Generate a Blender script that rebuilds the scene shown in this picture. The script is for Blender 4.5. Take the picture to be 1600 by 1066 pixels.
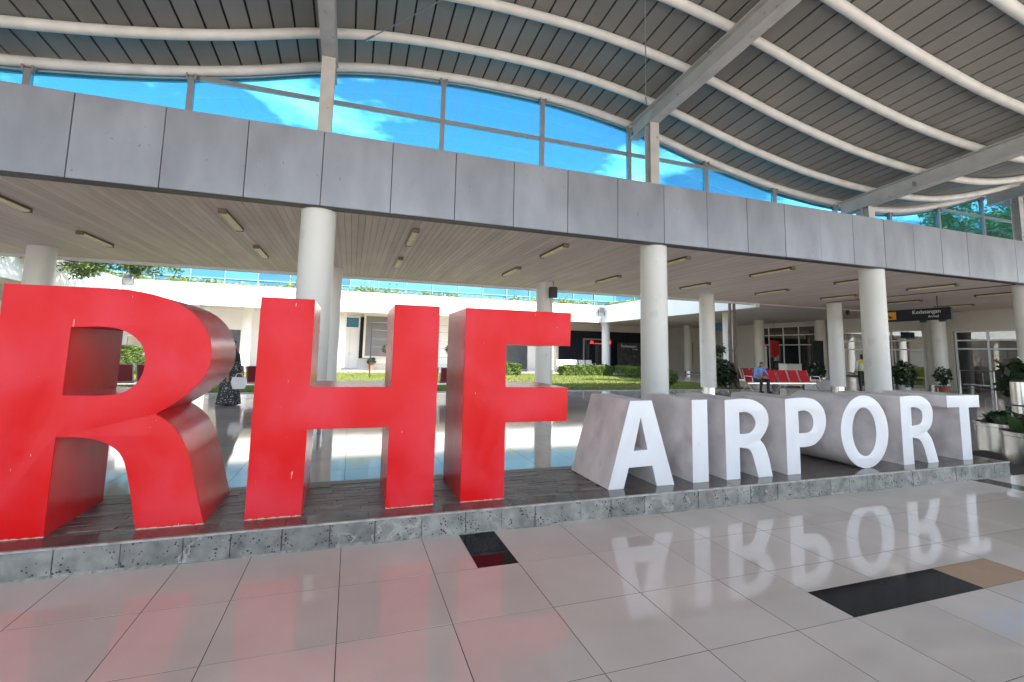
import bpy, bmesh, math, random
import numpy as np
from mathutils import Vector, Matrix
rnd = random.Random(7)
PI = math.pi
for o in list(bpy.data.objects): bpy.data.objects.remove(o)
scn = bpy.context.scene
COL = scn.collection

# ------------------------------------------------------------------ camera
yaw, pitch, roll = [math.radians(a) for a in (18.674, 6.105, 1.180)]
fw = Vector((math.sin(yaw)*math.cos(pitch), math.cos(yaw)*math.cos(pitch), math.sin(pitch)))
rt = Vector((math.cos(yaw), -math.sin(yaw), 0)); up = rt.cross(fw)
r2 = math.cos(roll)*rt + math.sin(roll)*up; u2 = -math.sin(roll)*rt + math.cos(roll)*up
cd = bpy.data.cameras.new('camera'); cam = bpy.data.objects.new('camera', cd); COL.objects.link(cam)
cam.matrix_world = Matrix(((r2.x, u2.x, -fw.x, 0), (r2.y, u2.y, -fw.y, 0), (r2.z, u2.z, -fw.z, 1.5), (0, 0, 0, 1)))
cd.sensor_width = 36; cd.sensor_fit = 'HORIZONTAL'; cd.lens = 733.83/1600*36
cd.shift_y = -(533-471.09)/1600; cd.clip_start = 0.05; cd.clip_end = 3000
scn.camera = cam

# ------------------------------------------------------------------ sky, sun, exposure
SUN_EL = math.radians(50); SUN_DIR = Vector((0.44, -0.90, 0)).normalized()   # horizontal direction towards the sun
w = bpy.data.worlds.new('World'); scn.world = w; w.use_nodes = True
nt = w.node_tree; N = nt.nodes; L = nt.links
bg = N['Background']; bg.inputs['Strength'].default_value = 0.12
sky = N.new('ShaderNodeTexSky'); sky.sky_type = 'NISHITA'; sky.sun_disc = False
sky.sun_elevation = SUN_EL; sky.sun_rotation = math.atan2(SUN_DIR.x, SUN_DIR.y)
sky.air_density = 1.0; sky.dust_density = 0.6; sky.ozone_density = 1.0
tc = N.new('ShaderNodeTexCoord'); sp = N.new('ShaderNodeSeparateXYZ'); L.new(tc.outputs['Generated'], sp.inputs[0])
mz = N.new('ShaderNodeMath'); mz.operation = 'MAXIMUM'; mz.inputs[1].default_value = 0.06; L.new(sp.outputs['Z'], mz.inputs[0])
vd = N.new('ShaderNodeVectorMath'); vd.operation = 'DIVIDE'; cb = N.new('ShaderNodeCombineXYZ')
for k in range(3): L.new(mz.outputs[0], cb.inputs[k])
L.new(tc.outputs['Generated'], vd.inputs[0]); L.new(cb.outputs[0], vd.inputs[1])
mp = N.new('ShaderNodeMapping'); mp.inputs['Location'].default_value = (0.9, 0.4, 0); L.new(vd.outputs[0], mp.inputs[0])
cn = N.new('ShaderNodeTexNoise'); cn.inputs['Scale'].default_value = 0.95; cn.inputs['Detail'].default_value = 8; cn.inputs['Roughness'].default_value = 0.56
L.new(mp.outputs[0], cn.inputs['Vector'])
cr = N.new('ShaderNodeValToRGB'); cr.color_ramp.elements[0].position = 0.50; cr.color_ramp.elements[1].position = 0.80
L.new(cn.outputs['Fac'], cr.inputs[0])
mx = N.new('ShaderNodeMixRGB'); L.new(cr.outputs[0], mx.inputs[0]); L.new(sky.outputs[0], mx.inputs[1]); mx.inputs[2].default_value = (22.0, 22.5, 23.0, 1)
L.new(mx.outputs[0], bg.inputs['Color'])
sd = bpy.data.lights.new('sun', 'SUN'); sd.energy = 4.6; sd.angle = math.radians(0.53); sd.color = (1.0, 0.955, 0.89)
sun = bpy.data.objects.new('sun', sd); COL.objects.link(sun)
to_sun = Vector((SUN_DIR.x*math.cos(SUN_EL), SUN_DIR.y*math.cos(SUN_EL), math.sin(SUN_EL)))
sun.rotation_euler = to_sun.to_track_quat('Z', 'Y').to_euler(); sun.location = (10, -30, 40)
scn.view_settings.view_transform = 'Standard'; scn.view_settings.look = 'None'
scn.view_settings.gamma = 1; scn.view_settings.use_curve_mapping = False
scn.view_settings.exposure = 1.92
scn.render.engine = 'CYCLES'
scn.cycles.max_bounces = 6; scn.cycles.diffuse_bounces = 4; scn.cycles.glossy_bounces = 3; scn.cycles.transparent_max_bounces = 12

# ------------------------------------------------------------------ materials
def new_mat(name):
    m = bpy.data.materials.new(name); m.use_nodes = True
    return m, m.node_tree, m.node_tree.nodes['Principled BSDF']
def mat(name, col, rough=0.5, metal=0.0, spec=0.5, nscale=3.0, namt=0.12, per=0.0, bump=0.0, bscale=40.0, rvar=0.0,
        stain=None, sscale=9.0, sthr=0.66, coords='Object', stretch=(1, 1, 1), coat=0.0, detail=5, ssoft=0.05):
    """colour with soft noise variation, optional per-object variation, small stains and fine relief"""
    m, t, b = new_mat(name); n = t.nodes; l = t.links
    tc = n.new('ShaderNodeTexCoord'); mp = n.new('ShaderNodeMapping'); mp.inputs['Scale'].default_value = stretch
    if coords == 'World':
        g = n.new('ShaderNodeNewGeometry'); l.new(g.outputs['Position'], mp.inputs[0])
    else: l.new(tc.outputs[coords], mp.inputs[0])
    tx = n.new('ShaderNodeTexNoise'); tx.inputs['Scale'].default_value = nscale; tx.inputs['Detail'].default_value = detail
    l.new(mp.outputs[0], tx.inputs['Vector'])
    mr = n.new('ShaderNodeMapRange'); mr.inputs['From Min'].default_value = 0.25; mr.inputs['From Max'].default_value = 0.75
    mr.inputs['To Min'].default_value = 1-namt; mr.inputs['To Max'].default_value = 1+namt; l.new(tx.outputs['Fac'], mr.inputs[0])
    val = mr.outputs[0]
    if per > 0:
        oi = n.new('ShaderNodeObjectInfo'); pr = n.new('ShaderNodeMapRange')
        pr.inputs['To Min'].default_value = 1-per; pr.inputs['To Max'].default_value = 1+per; l.new(oi.outputs['Random'], pr.inputs[0])
        mm = n.new('ShaderNodeMath'); mm.operation = 'MULTIPLY'; l.new(val, mm.inputs[0]); l.new(pr.outputs[0], mm.inputs[1]); val = mm.outputs[0]
    vm = n.new('ShaderNodeVectorMath'); vm.operation = 'SCALE'; vm.inputs[0].default_value = col[:3]; l.new(val, vm.inputs['Scale'])
    out = vm.outputs[0]
    if stain:
        sx = n.new('ShaderNodeTexNoise'); sx.inputs['Scale'].default_value = sscale; sx.inputs['Detail'].default_value = 6; l.new(mp.outputs[0], sx.inputs['Vector'])
        sr = n.new('ShaderNodeValToRGB'); sr.color_ramp.elements[0].position = sthr; sr.color_ramp.elements[1].position = sthr+ssoft; l.new(sx.outputs['Fac'], sr.inputs[0])
        mi = n.new('ShaderNodeMixRGB'); l.new(sr.outputs[0], mi.inputs[0]); l.new(out, mi.inputs[1]); mi.inputs[2].default_value = (*stain, 1); out = mi.outputs[0]
    l.new(out, b.inputs['Base Color'])
    b.inputs['Metallic'].default_value = metal; b.inputs['Specular IOR Level'].default_value = spec; b.inputs['Roughness'].default_value = rough
    if coat: b.inputs['Coat Weight'].default_value = coat; b.inputs['Coat Roughness'].default_value = 0.08
    if rvar:
        rr = n.new('ShaderNodeMapRange'); rr.inputs['To Min'].default_value = max(0.01, rough-rvar); rr.inputs['To Max'].default_value = rough+rvar
        r3 = n.new('ShaderNodeTexNoise'); r3.inputs['Scale'].default_value = nscale*2.3; r3.inputs['Detail'].default_value = 4; l.new(mp.outputs[0], r3.inputs['Vector'])
        l.new(r3.outputs['Fac'], rr.inputs[0]); l.new(rr.outputs[0], b.inputs['Roughness'])
    if bump:
        bx_ = n.new('ShaderNodeTexNoise'); bx_.inputs['Scale'].default_value = bscale; bx_.inputs['Detail'].default_value = 6; l.new(mp.outputs[0], bx_.inputs['Vector'])
        bp = n.new('ShaderNodeBump'); bp.inputs['Strength'].default_value = bump; bp.inputs['Distance'].default_value = 0.01; l.new(bx_.outputs['Fac'], bp.inputs['Height']); l.new(bp.outputs[0], b.inputs['Normal'])
    return m
def glass(name, tint, refl=0.08, rough=0.02, dirt=0.0):
    """thin tinted pane: coloured transmission plus a Fresnel reflection"""
    m = bpy.data.materials.new(name); m.use_nodes = True; t = m.node_tree; n = t.nodes; l = t.links; n.clear()
    o = n.new('ShaderNodeOutputMaterial'); tr = n.new('ShaderNodeBsdfTransparent'); tr.inputs[0].default_value = (*tint, 1)
    gl = n.new('ShaderNodeBsdfGlossy'); gl.inputs['Roughness'].default_value = rough
    lw = n.new('ShaderNodeLayerWeight'); lw.inputs[0].default_value = 0.35
    mr = n.new('ShaderNodeMapRange'); mr.inputs['To Min'].default_value = refl; mr.inputs['To Max'].default_value = min(1, refl+0.55); l.new(lw.outputs['Fresnel'], mr.inputs[0])
    mi = n.new('ShaderNodeMixShader'); l.new(mr.outputs[0], mi.inputs[0]); l.new(tr.outputs[0], mi.inputs[1]); l.new(gl.outputs[0], mi.inputs[2])
    fin = mi.outputs[0]
    if dirt:
        df = n.new('ShaderNodeBsdfDiffuse'); df.inputs[0].default_value = (0.5, 0.5, 0.48, 1)
        g = n.new('ShaderNodeNewGeometry'); mp = n.new('ShaderNodeMapping'); mp.inputs['Scale'].default_value = (6, 6, 0.5); l.new(g.outputs['Position'], mp.inputs[0])
        tx = n.new('ShaderNodeTexNoise'); tx.inputs['Scale'].default_value = 1.0; tx.inputs['Detail'].default_value = 5; l.new(mp.outputs[0], tx.inputs['Vector'])
        m2 = n.new('ShaderNodeMapRange'); m2.inputs['From Min'].default_value = 0.45; m2.inputs['From Max'].default_value = 0.8; m2.inputs['To Max'].default_value = dirt; l.new(tx.outputs['Fac'], m2.inputs[0])
        m3 = n.new('ShaderNodeMixShader'); l.new(m2.outputs[0], m3.inputs[0]); l.new(fin, m3.inputs[1]); l.new(df.outputs[0], m3.inputs[2]); fin = m3.outputs[0]
    l.new(fin, o.inputs[0]); return m
def emit(name, col, s):
    m, t, b = new_mat(name); b.inputs['Base Color'].default_value = (*col, 1); b.inputs['Emission Color'].default_value = (*col, 1); b.inputs['Emission Strength'].default_value = s; return m
M = {}
M['ground'] = mat('pale_bounce_ground', (0.40, 0.365, 0.32), 0.85, nscale=0.25, namt=0.2, coords='World', bump=0.2)  # pale warm tone chosen for the light it bounces into the hall
M['grout'] = mat('tile_grout', (0.045, 0.04, 0.037), 0.8)
M['tile'] = mat('polished_beige_tile', (0.605, 0.545, 0.498), 0.065, spec=0.7, nscale=1.6, namt=0.09, per=0.055, rvar=0.03, coords='World', detail=8)
M['tile_in'] = mat('polished_grey_tile', (0.55, 0.505, 0.475), 0.06, spec=0.55, nscale=1.4, namt=0.10, per=0.05, rvar=0.02, coords='World')
M['tile_black'] = mat('polished_black_tile', (0.006, 0.006, 0.008), 0.07, spec=0.14, nscale=60, namt=0.4)
M['tile_tan'] = mat('polished_tan_tile', (0.43, 0.27, 0.16), 0.09, spec=0.6, nscale=4, namt=0.1)
M['slate'] = mat('dark_slate_strip', (0.15, 0.126, 0.112), 0.42, spec=0.5, nscale=7, namt=0.4, per=0.28, bump=0.55, bscale=22, rvar=0.12, coords='World', stretch=(1, 2.5, 1))
M['white_metal'] = mat('grey_white_painted_steel', (0.50, 0.47, 0.445), 0.45, nscale=2.5, namt=0.16, stain=(0.26, 0.23, 0.21), sscale=4, sthr=0.66, coords='World', bump=0.05)
M['purlin'] = mat('white_painted_pipe', (0.76, 0.73, 0.69), 0.5, nscale=3, namt=0.12, coords='World')
M['mullion'] = mat('grey_aluminium_frame', (0.30, 0.30, 0.31), 0.4, metal=0.3, nscale=6, namt=0.08)
M['roof_panel'] = mat('grey_roof_sheet', (0.265, 0.255, 0.235), 0.55, nscale=0.8, namt=0.16, per=0.05, coords='World', stretch=(1, 0.4, 1))
M['roof_top'] = mat('dark_roof_backing', (0.03, 0.03, 0.03), 0.8)
M['fascia'] = mat('silver_composite_panel', (0.275, 0.285, 0.325), 0.38, metal=0.15, nscale=2.0, namt=0.19, per=0.09, rvar=0.1, stretch=(1, 1, 0.45), detail=8, coords='World', stain=(0.16, 0.15, 0.16), sscale=16, sthr=0.705)
M['plank'] = mat('painted_soffit_plank', (0.75, 0.63, 0.565), 0.6, nscale=1.3, namt=0.10, per=0.10, coords='World', stretch=(3, 0.5, 1))
M['column'] = mat('white_column_paint', (0.70, 0.68, 0.645), 0.42, nscale=1.2, namt=0.05, coords='World', stain=(0.55, 0.53, 0.50), sscale=2.6, sthr=0.60, ssoft=0.2)
M['white'] = mat('white_wall_paint', (0.80, 0.79, 0.77), 0.6, nscale=0.8, namt=0.04, coords='World')
M['cream'] = mat('cream_wall_paint', (0.62, 0.58, 0.50), 0.6, nscale=0.8, namt=0.06, coords='World')
M['beige'] = mat('beige_soffit_paint', (0.62, 0.55, 0.48), 0.65, nscale=0.7, namt=0.07, coords='World')
M['steel'] = mat('brushed_stainless_steel', (0.62, 0.61, 0.60), 0.24, metal=1.0, nscale=3, namt=0.1, stretch=(14, 14, 0.4))
M['dark'] = mat('black_metal', (0.02, 0.02, 0.022), 0.45)
M['navy'] = mat('dark_navy_panel', (0.012, 0.014, 0.024), 0.45, spec=0.25, nscale=2, namt=0.2)
M['charcoal'] = mat('charcoal_board', (0.016, 0.016, 0.018), 0.45, spec=0.3, nscale=2, namt=0.3)
M['glass_blue'] = glass('blue_tinted_glass', (0.41, 0.82, 0.955), 0.03, dirt=0.10)
M['glass_dark'] = glass('smoked_window_glass', (0.42, 0.43, 0.43), 0.16)
M['glass_clear'] = glass('clear_window_glass', (0.78, 0.82, 0.82), 0.10)
M['lawn'] = mat('lawn_soil', (0.14, 0.145, 0.05), 0.9, nscale=2.0, namt=0.3, coords='World')
M['trunk'] = mat('tree_bark', (0.16, 0.125, 0.10), 0.85, nscale=12, namt=0.35, bump=0.8, bscale=30, stretch=(1, 1, 0.3))
M['red_seat'] = mat('red_perforated_seat', (0.48, 0.018, 0.03), 0.6, spec=0.15, nscale=4, namt=0.08)
M['maroon_seat'] = mat('maroon_seat_back', (0.17, 0.016, 0.025), 0.4, nscale=4, namt=0.08)
M['silver'] = mat('silver_bench_frame', (0.55, 0.54, 0.52), 0.3, metal=0.9, nscale=5, namt=0.08)
M['lamp_body'] = mat('yellowed_lamp_housing', (0.16, 0.12, 0.08), 0.5, nscale=8, namt=0.2)
M['lamp_tube'] = mat('lamp_diffuser_plastic', (0.85, 0.74, 0.46), 0.35, nscale=5, namt=0.1)
M['pot_white'] = mat('white_planter', (0.55, 0.54, 0.53), 0.5)
M['soil'] = mat('planter_soil', (0.03, 0.025, 0.02), 0.9)
M['skin'] = mat('skin_tone', (0.30, 0.17, 0.11), 0.5, nscale=8, namt=0.06)
M['black_cloth'] = mat('black_cloth', (0.012, 0.012, 0.014), 0.8)
M['orange'] = mat('orange_pictogram', (0.75, 0.30, 0.03), 0.5)
M['sign_text'] = mat('pale_sign_lettering', (0.75, 0.75, 0.75), 0.5, namt=0.02)
M['red_board'] = mat('red_hanging_board', (0.55, 0.02, 0.02), 0.35)
M['yellow'] = mat('yellow_banner', (0.50, 0.42, 0.05), 0.6)
M['hivis'] = mat('yellow_vest', (0.62, 0.60, 0.06), 0.7)
M['grey_wall'] = mat('grey_interior_wall', (0.30, 0.30, 0.29), 0.7, coords='World')
M['terracotta'] = mat('terracotta_pot', (0.30, 0.11, 0.06), 0.7)
def leaf_mat(name, a, b, rough=0.5):
    m, t, p = new_mat(name); n = t.nodes; l = t.links
    g = n.new('ShaderNodeNewGeometry'); cr = n.new('ShaderNodeValToRGB'); cr.color_ramp.elements[0].color = (*a, 1); cr.color_ramp.elements[1].color = (*b, 1)
    l.new(g.outputs['Random Per Island'], cr.inputs[0]); l.new(cr.outputs[0], p.inputs['Base Color']); p.inputs['Roughness'].default_value = rough
    tl = n.new('ShaderNodeBsdfTranslucent'); l.new(cr.outputs[0], tl.inputs[0]); mi = n.new('ShaderNodeMixShader'); mi.inputs[0].default_value = 0.3
    l.new(p.outputs[0], mi.inputs[1]); l.new(tl.outputs[0], mi.inputs[2]); l.new(mi.outputs[0], n['Material Output'].inputs[0]); return m
M['leaf'] = leaf_mat('tree_leaf', (0.03, 0.065, 0.015), (0.15, 0.22, 0.05))
M['leaf_bright'] = leaf_mat('bright_tree_leaf', (0.05, 0.12, 0.02), (0.24, 0.36, 0.07))  # lighter green leaf for the trees beyond the terminal
M['leaf_hedge'] = leaf_mat('hedge_leaf', (0.06, 0.12, 0.015), (0.17, 0.25, 0.04))
M['leaf_dark'] = leaf_mat('dark_glossy_leaf', (0.012, 0.03, 0.010), (0.045, 0.085, 0.03), 0.3)
M['leaf_roof'] = leaf_mat('roof_planting_leaf', (0.10, 0.16, 0.03), (0.25, 0.30, 0.08))
M['grass'] = leaf_mat('grass_blade', (0.11, 0.15, 0.03), (0.26, 0.29, 0.07), 0.7)

# red paint: blotchy sprayed coat with pale chips along its height
def red_mats():
    m, t, b = new_mat('red_sprayed_paint'); n = t.nodes; l = t.links
    g = n.new('ShaderNodeNewGeometry'); mp = n.new('ShaderNodeMapping'); mp.inputs['Scale'].default_value = (1.1, 1, 1.0); l.new(g.outputs['Position'], mp.inputs[0])
    a = n.new('ShaderNodeTexNoise'); a.inputs['Scale'].default_value = 1.7; a.inputs['Detail'].default_value = 4; a.inputs['Distortion'].default_value = 0.15; l.new(mp.outputs[0], a.inputs['Vector'])
    cr = n.new('ShaderNodeValToRGB'); e = cr.color_ramp.elements; e[0].position = 0.42; e[0].color = (0.62, 0.002, 0.004, 1); e[1].position = 0.66; e[1].color = (0.66, 0.030, 0.045, 1); l.new(a.outputs['Fac'], cr.inputs[0])
    s = n.new('ShaderNodeTexNoise'); s.inputs['Scale'].default_value = 26; s.inputs['Detail'].default_value = 3
    m2 = n.new('ShaderNodeMapping'); m2.inputs['Scale'].default_value = (2.2, 1, 0.35); l.new(g.outputs['Position'], m2.inputs[0]); l.new(m2.outputs[0], s.inputs['Vector'])
    sr = n.new('ShaderNodeValToRGB'); sr.color_ramp.elements[0].position = 0.76; sr.color_ramp.elements[1].position = 0.775; l.new(s.outputs['Fac'], sr.inputs[0])
    mi = n.new('ShaderNodeMixRGB'); l.new(sr.outputs[0], mi.inputs[0]); l.new(cr.outputs[0], mi.inputs[1]); mi.inputs[2].default_value = (0.7, 0.42, 0.36, 1)
    # paint worn off along the foot of each letter
    sz_ = n.new('ShaderNodeSeparateXYZ'); l.new(g.outputs['Position'], sz_.inputs[0]); f1 = n.new('ShaderNodeTexNoise'); f1.inputs['Scale'].default_value = 30; f1.inputs['Detail'].default_value = 6; l.new(g.outputs['Position'], f1.inputs['Vector'])
    f2 = n.new('ShaderNodeMapRange'); f2.inputs['From Min'].default_value = 0.3; f2.inputs['From Max'].default_value = 0.8; f2.inputs['To Min'].default_value = 0.183; f2.inputs['To Max'].default_value = 0.198; l.new(f1.outputs['Fac'], f2.inputs[0])
    f3 = n.new('ShaderNodeMath'); f3.operation = 'LESS_THAN'; l.new(sz_.outputs['Z'], f3.inputs[0]); l.new(f2.outputs[0], f3.inputs[1])
    m3 = n.new('ShaderNodeMixRGB'); l.new(f3.outputs[0], m3.inputs[0]); l.new(mi.outputs[0], m3.inputs[1]); m3.inputs[2].default_value = (0.62, 0.36, 0.27, 1)
    l.new(m3.outputs[0], b.inputs['Base Color'])
    d1 = n.new('ShaderNodeTexNoise'); d1.inputs['Scale'].default_value = 2.2; d1.inputs['Detail'].default_value = 3; l.new(g.outputs['Position'], d1.inputs['Vector']); d2 = n.new('ShaderNodeBump'); d2.inputs['Strength'].default_value = 0.35; d2.inputs['Distance'].default_value = 0.03; l.new(d1.outputs['Fac'], d2.inputs['Height']); l.new(d2.outputs[0], b.inputs['Normal'])
    rr = n.new('ShaderNodeMapRange'); rr.inputs['To Min'].default_value = 0.38; rr.inputs['To Max'].default_value = 0.65; b.inputs['Specular IOR Level'].default_value = 0.3; l.new(a.outputs['Fac'], rr.inputs[0]); l.new(rr.outputs[0], b.inputs['Roughness'])
    M['red_face'] = m
    m, t, b = new_mat('red_sheet_metal'); n = t.nodes; l = t.links
    g = n.new('ShaderNodeNewGeometry'); mp = n.new('ShaderNodeMapping'); mp.inputs['Scale'].default_value = (1, 1.6, 1); l.new(g.outputs['Position'], mp.inputs[0])
    a = n.new('ShaderNodeTexNoise'); a.inputs['Scale'].default_value = 2.2; a.inputs['Detail'].default_value = 7; l.new(mp.outputs[0], a.inputs['Vector'])
    cr = n.new('ShaderNodeValToRGB'); e = cr.color_ramp.elements; e[0].position = 0.35; e[0].color = (0.62, 0.006, 0.010, 1); e[1].position = 0.78; e[1].color = (0.62, 0.045, 0.045, 1); l.new(a.outputs['Fac'], cr.inputs[0])
    l.new(cr.outputs[0], b.inputs['Base Color']); b.inputs['Metallic'].default_value = 0.0; b.inputs['Roughness'].default_value = 0.25; b.inputs['Specular IOR Level'].default_value = 0.17
    bx_ = n.new('ShaderNodeTexNoise'); bx_.inputs['Scale'].default_value = 3; l.new(g.outputs['Position'], bx_.inputs['Vector']); bp = n.new('ShaderNodeBump'); bp.inputs['Strength'].default_value = 0.25; bp.inputs['Distance'].default_value = 0.02
    l.new(bx_.outputs['Fac'], bp.inputs['Height']); l.new(bp.outputs[0], b.inputs['Normal'])
    M['red_side'] = m
red_mats()
M['white_face'] = mat('white_letter_paint', (0.62, 0.62, 0.645), 0.38, nscale=4, namt=0.04, coords='World', stain=(0.47, 0.46, 0.47), sscale=6, sthr=0.66, ssoft=0.12)
M['letter_side'] = mat('worn_grey_letter_side', (0.66, 0.61, 0.615), 0.40, metal=0.0, nscale=2.6, namt=0.26, detail=9, coords='World', stain=(0.44, 0.39, 0.385), sscale=3, sthr=0.54, ssoft=0.24, rvar=0.1)
def stone_mat():
    m, t, b = new_mat('pitted_andesite'); n = t.nodes; l = t.links
    g = n.new('ShaderNodeNewGeometry'); oi = n.new('ShaderNodeObjectInfo')
    a = n.new('ShaderNodeTexNoise'); a.inputs['Scale'].default_value = 9; a.inputs['Detail'].default_value = 8; l.new(g.outputs['Position'], a.inputs['Vector'])
    v = n.new('ShaderNodeTexVoronoi'); v.inputs['Scale'].default_value = 42; v.inputs['Randomness'].default_value = 1
    l.new(g.outputs['Position'], v.inputs['Vector'])
    cr = n.new('ShaderNodeValToRGB'); e = cr.color_ramp.elements; e[0].position = 0.3; e[0].color = (0.11, 0.11, 0.104, 1); e[1].position = 0.72; e[1].color = (0.25, 0.247, 0.232, 1); l.new(a.outputs['Fac'], cr.inputs[0])
    pr = n.new('ShaderNodeMapRange'); pr.inputs['To Min'].default_value = 0.82; pr.inputs['To Max'].default_value = 1.15; l.new(oi.outputs['Random'], pr.inputs[0])
    vm = n.new('ShaderNodeVectorMath'); vm.operation = 'SCALE'; l.new(cr.outputs[0], vm.inputs[0]); l.new(pr.outputs[0], vm.inputs['Scale'])
    a2 = n.new('ShaderNodeTexNoise'); a2.inputs['Scale'].default_value = 14; l.new(g.outputs['Position'], a2.inputs['Vector'])
    th = n.new('ShaderNodeMapRange'); th.inputs['From Min'].default_value = 0.35; th.inputs['From Max'].default_value = 0.65; th.inputs['To Min'].default_value = 0.0; th.inputs['To Max'].default_value = 0.37; l.new(a2.outputs['Fac'], th.inputs[0])
    lt = n.new('ShaderNodeMath'); lt.operation = 'LESS_THAN'; l.new(v.outputs['Distance'], lt.inputs[0]); l.new(th.outputs[0], lt.inputs[1])
    mi = n.new('ShaderNodeMixRGB'); l.new(lt.outputs[0], mi.inputs[0]); l.new(vm.outputs[0], mi.inputs[1]); mi.inputs[2].default_value = (0.035, 0.035, 0.033, 1)
    # pale lime streaks
    wv = n.new('ShaderNodeTexNoise'); wv.inputs['Scale'].default_value = 2.1; wv.inputs['Detail'].default_value = 5; wv.inputs['Distortion'].default_value = 1.5; l.new(g.outputs['Position'], wv.inputs['Vector'])
    wr = n.new('ShaderNodeValToRGB'); we = wr.color_ramp.elements; we[0].position = 0.585; we[0].color = (0, 0, 0, 1); we[1].position = 0.60; we[1].color = (1, 1, 1, 1); e3 = we.new(0.615); e3.color = (0, 0, 0, 1); l.new(wv.outputs['Fac'], wr.inputs[0])
    m2 = n.new('ShaderNodeMixRGB'); l.new(wr.outputs[0], m2.inputs[0]); l.new(mi.outputs[0], m2.inputs[1]); m2.inputs[2].default_value = (0.29, 0.285, 0.27, 1)
    l.new(m2.outputs[0], b.inputs['Base Color']); b.inputs['Roughness'].default_value = 0.75
    bp = n.new('ShaderNodeBump'); bp.inputs['Strength'].default_value = 0.7; bp.inputs['Distance'].default_value = 0.006; bp.invert = True; l.new(lt.outputs[0], bp.inputs['Height']); l.new(bp.outputs[0], b.inputs['Normal'])
    return m
M['stone'] = stone_mat()
def curtain_mat():
    m, t, b = new_mat('blue_curtain_glass'); n = t.nodes; l = t.links
    oi = n.new('ShaderNodeObjectInfo'); cr = n.new('ShaderNodeValToRGB'); e = cr.color_ramp.elements; e[0].color = (0.018, 0.10, 0.17, 1); e[1].color = (0.07, 0.25, 0.33, 1); l.new(oi.outputs['Random'], cr.inputs[0])
    l.new(cr.outputs[0], b.inputs['Base Color']); b.inputs['Roughness'].default_value = 0.06; b.inputs['Metallic'].default_value = 0.1; return m
M['curtain'] = curtain_mat()
M['curtain_frame'] = mat('pale_blue_frame', (0.16, 0.30, 0.38), 0.4, namt=0.05)

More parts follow.
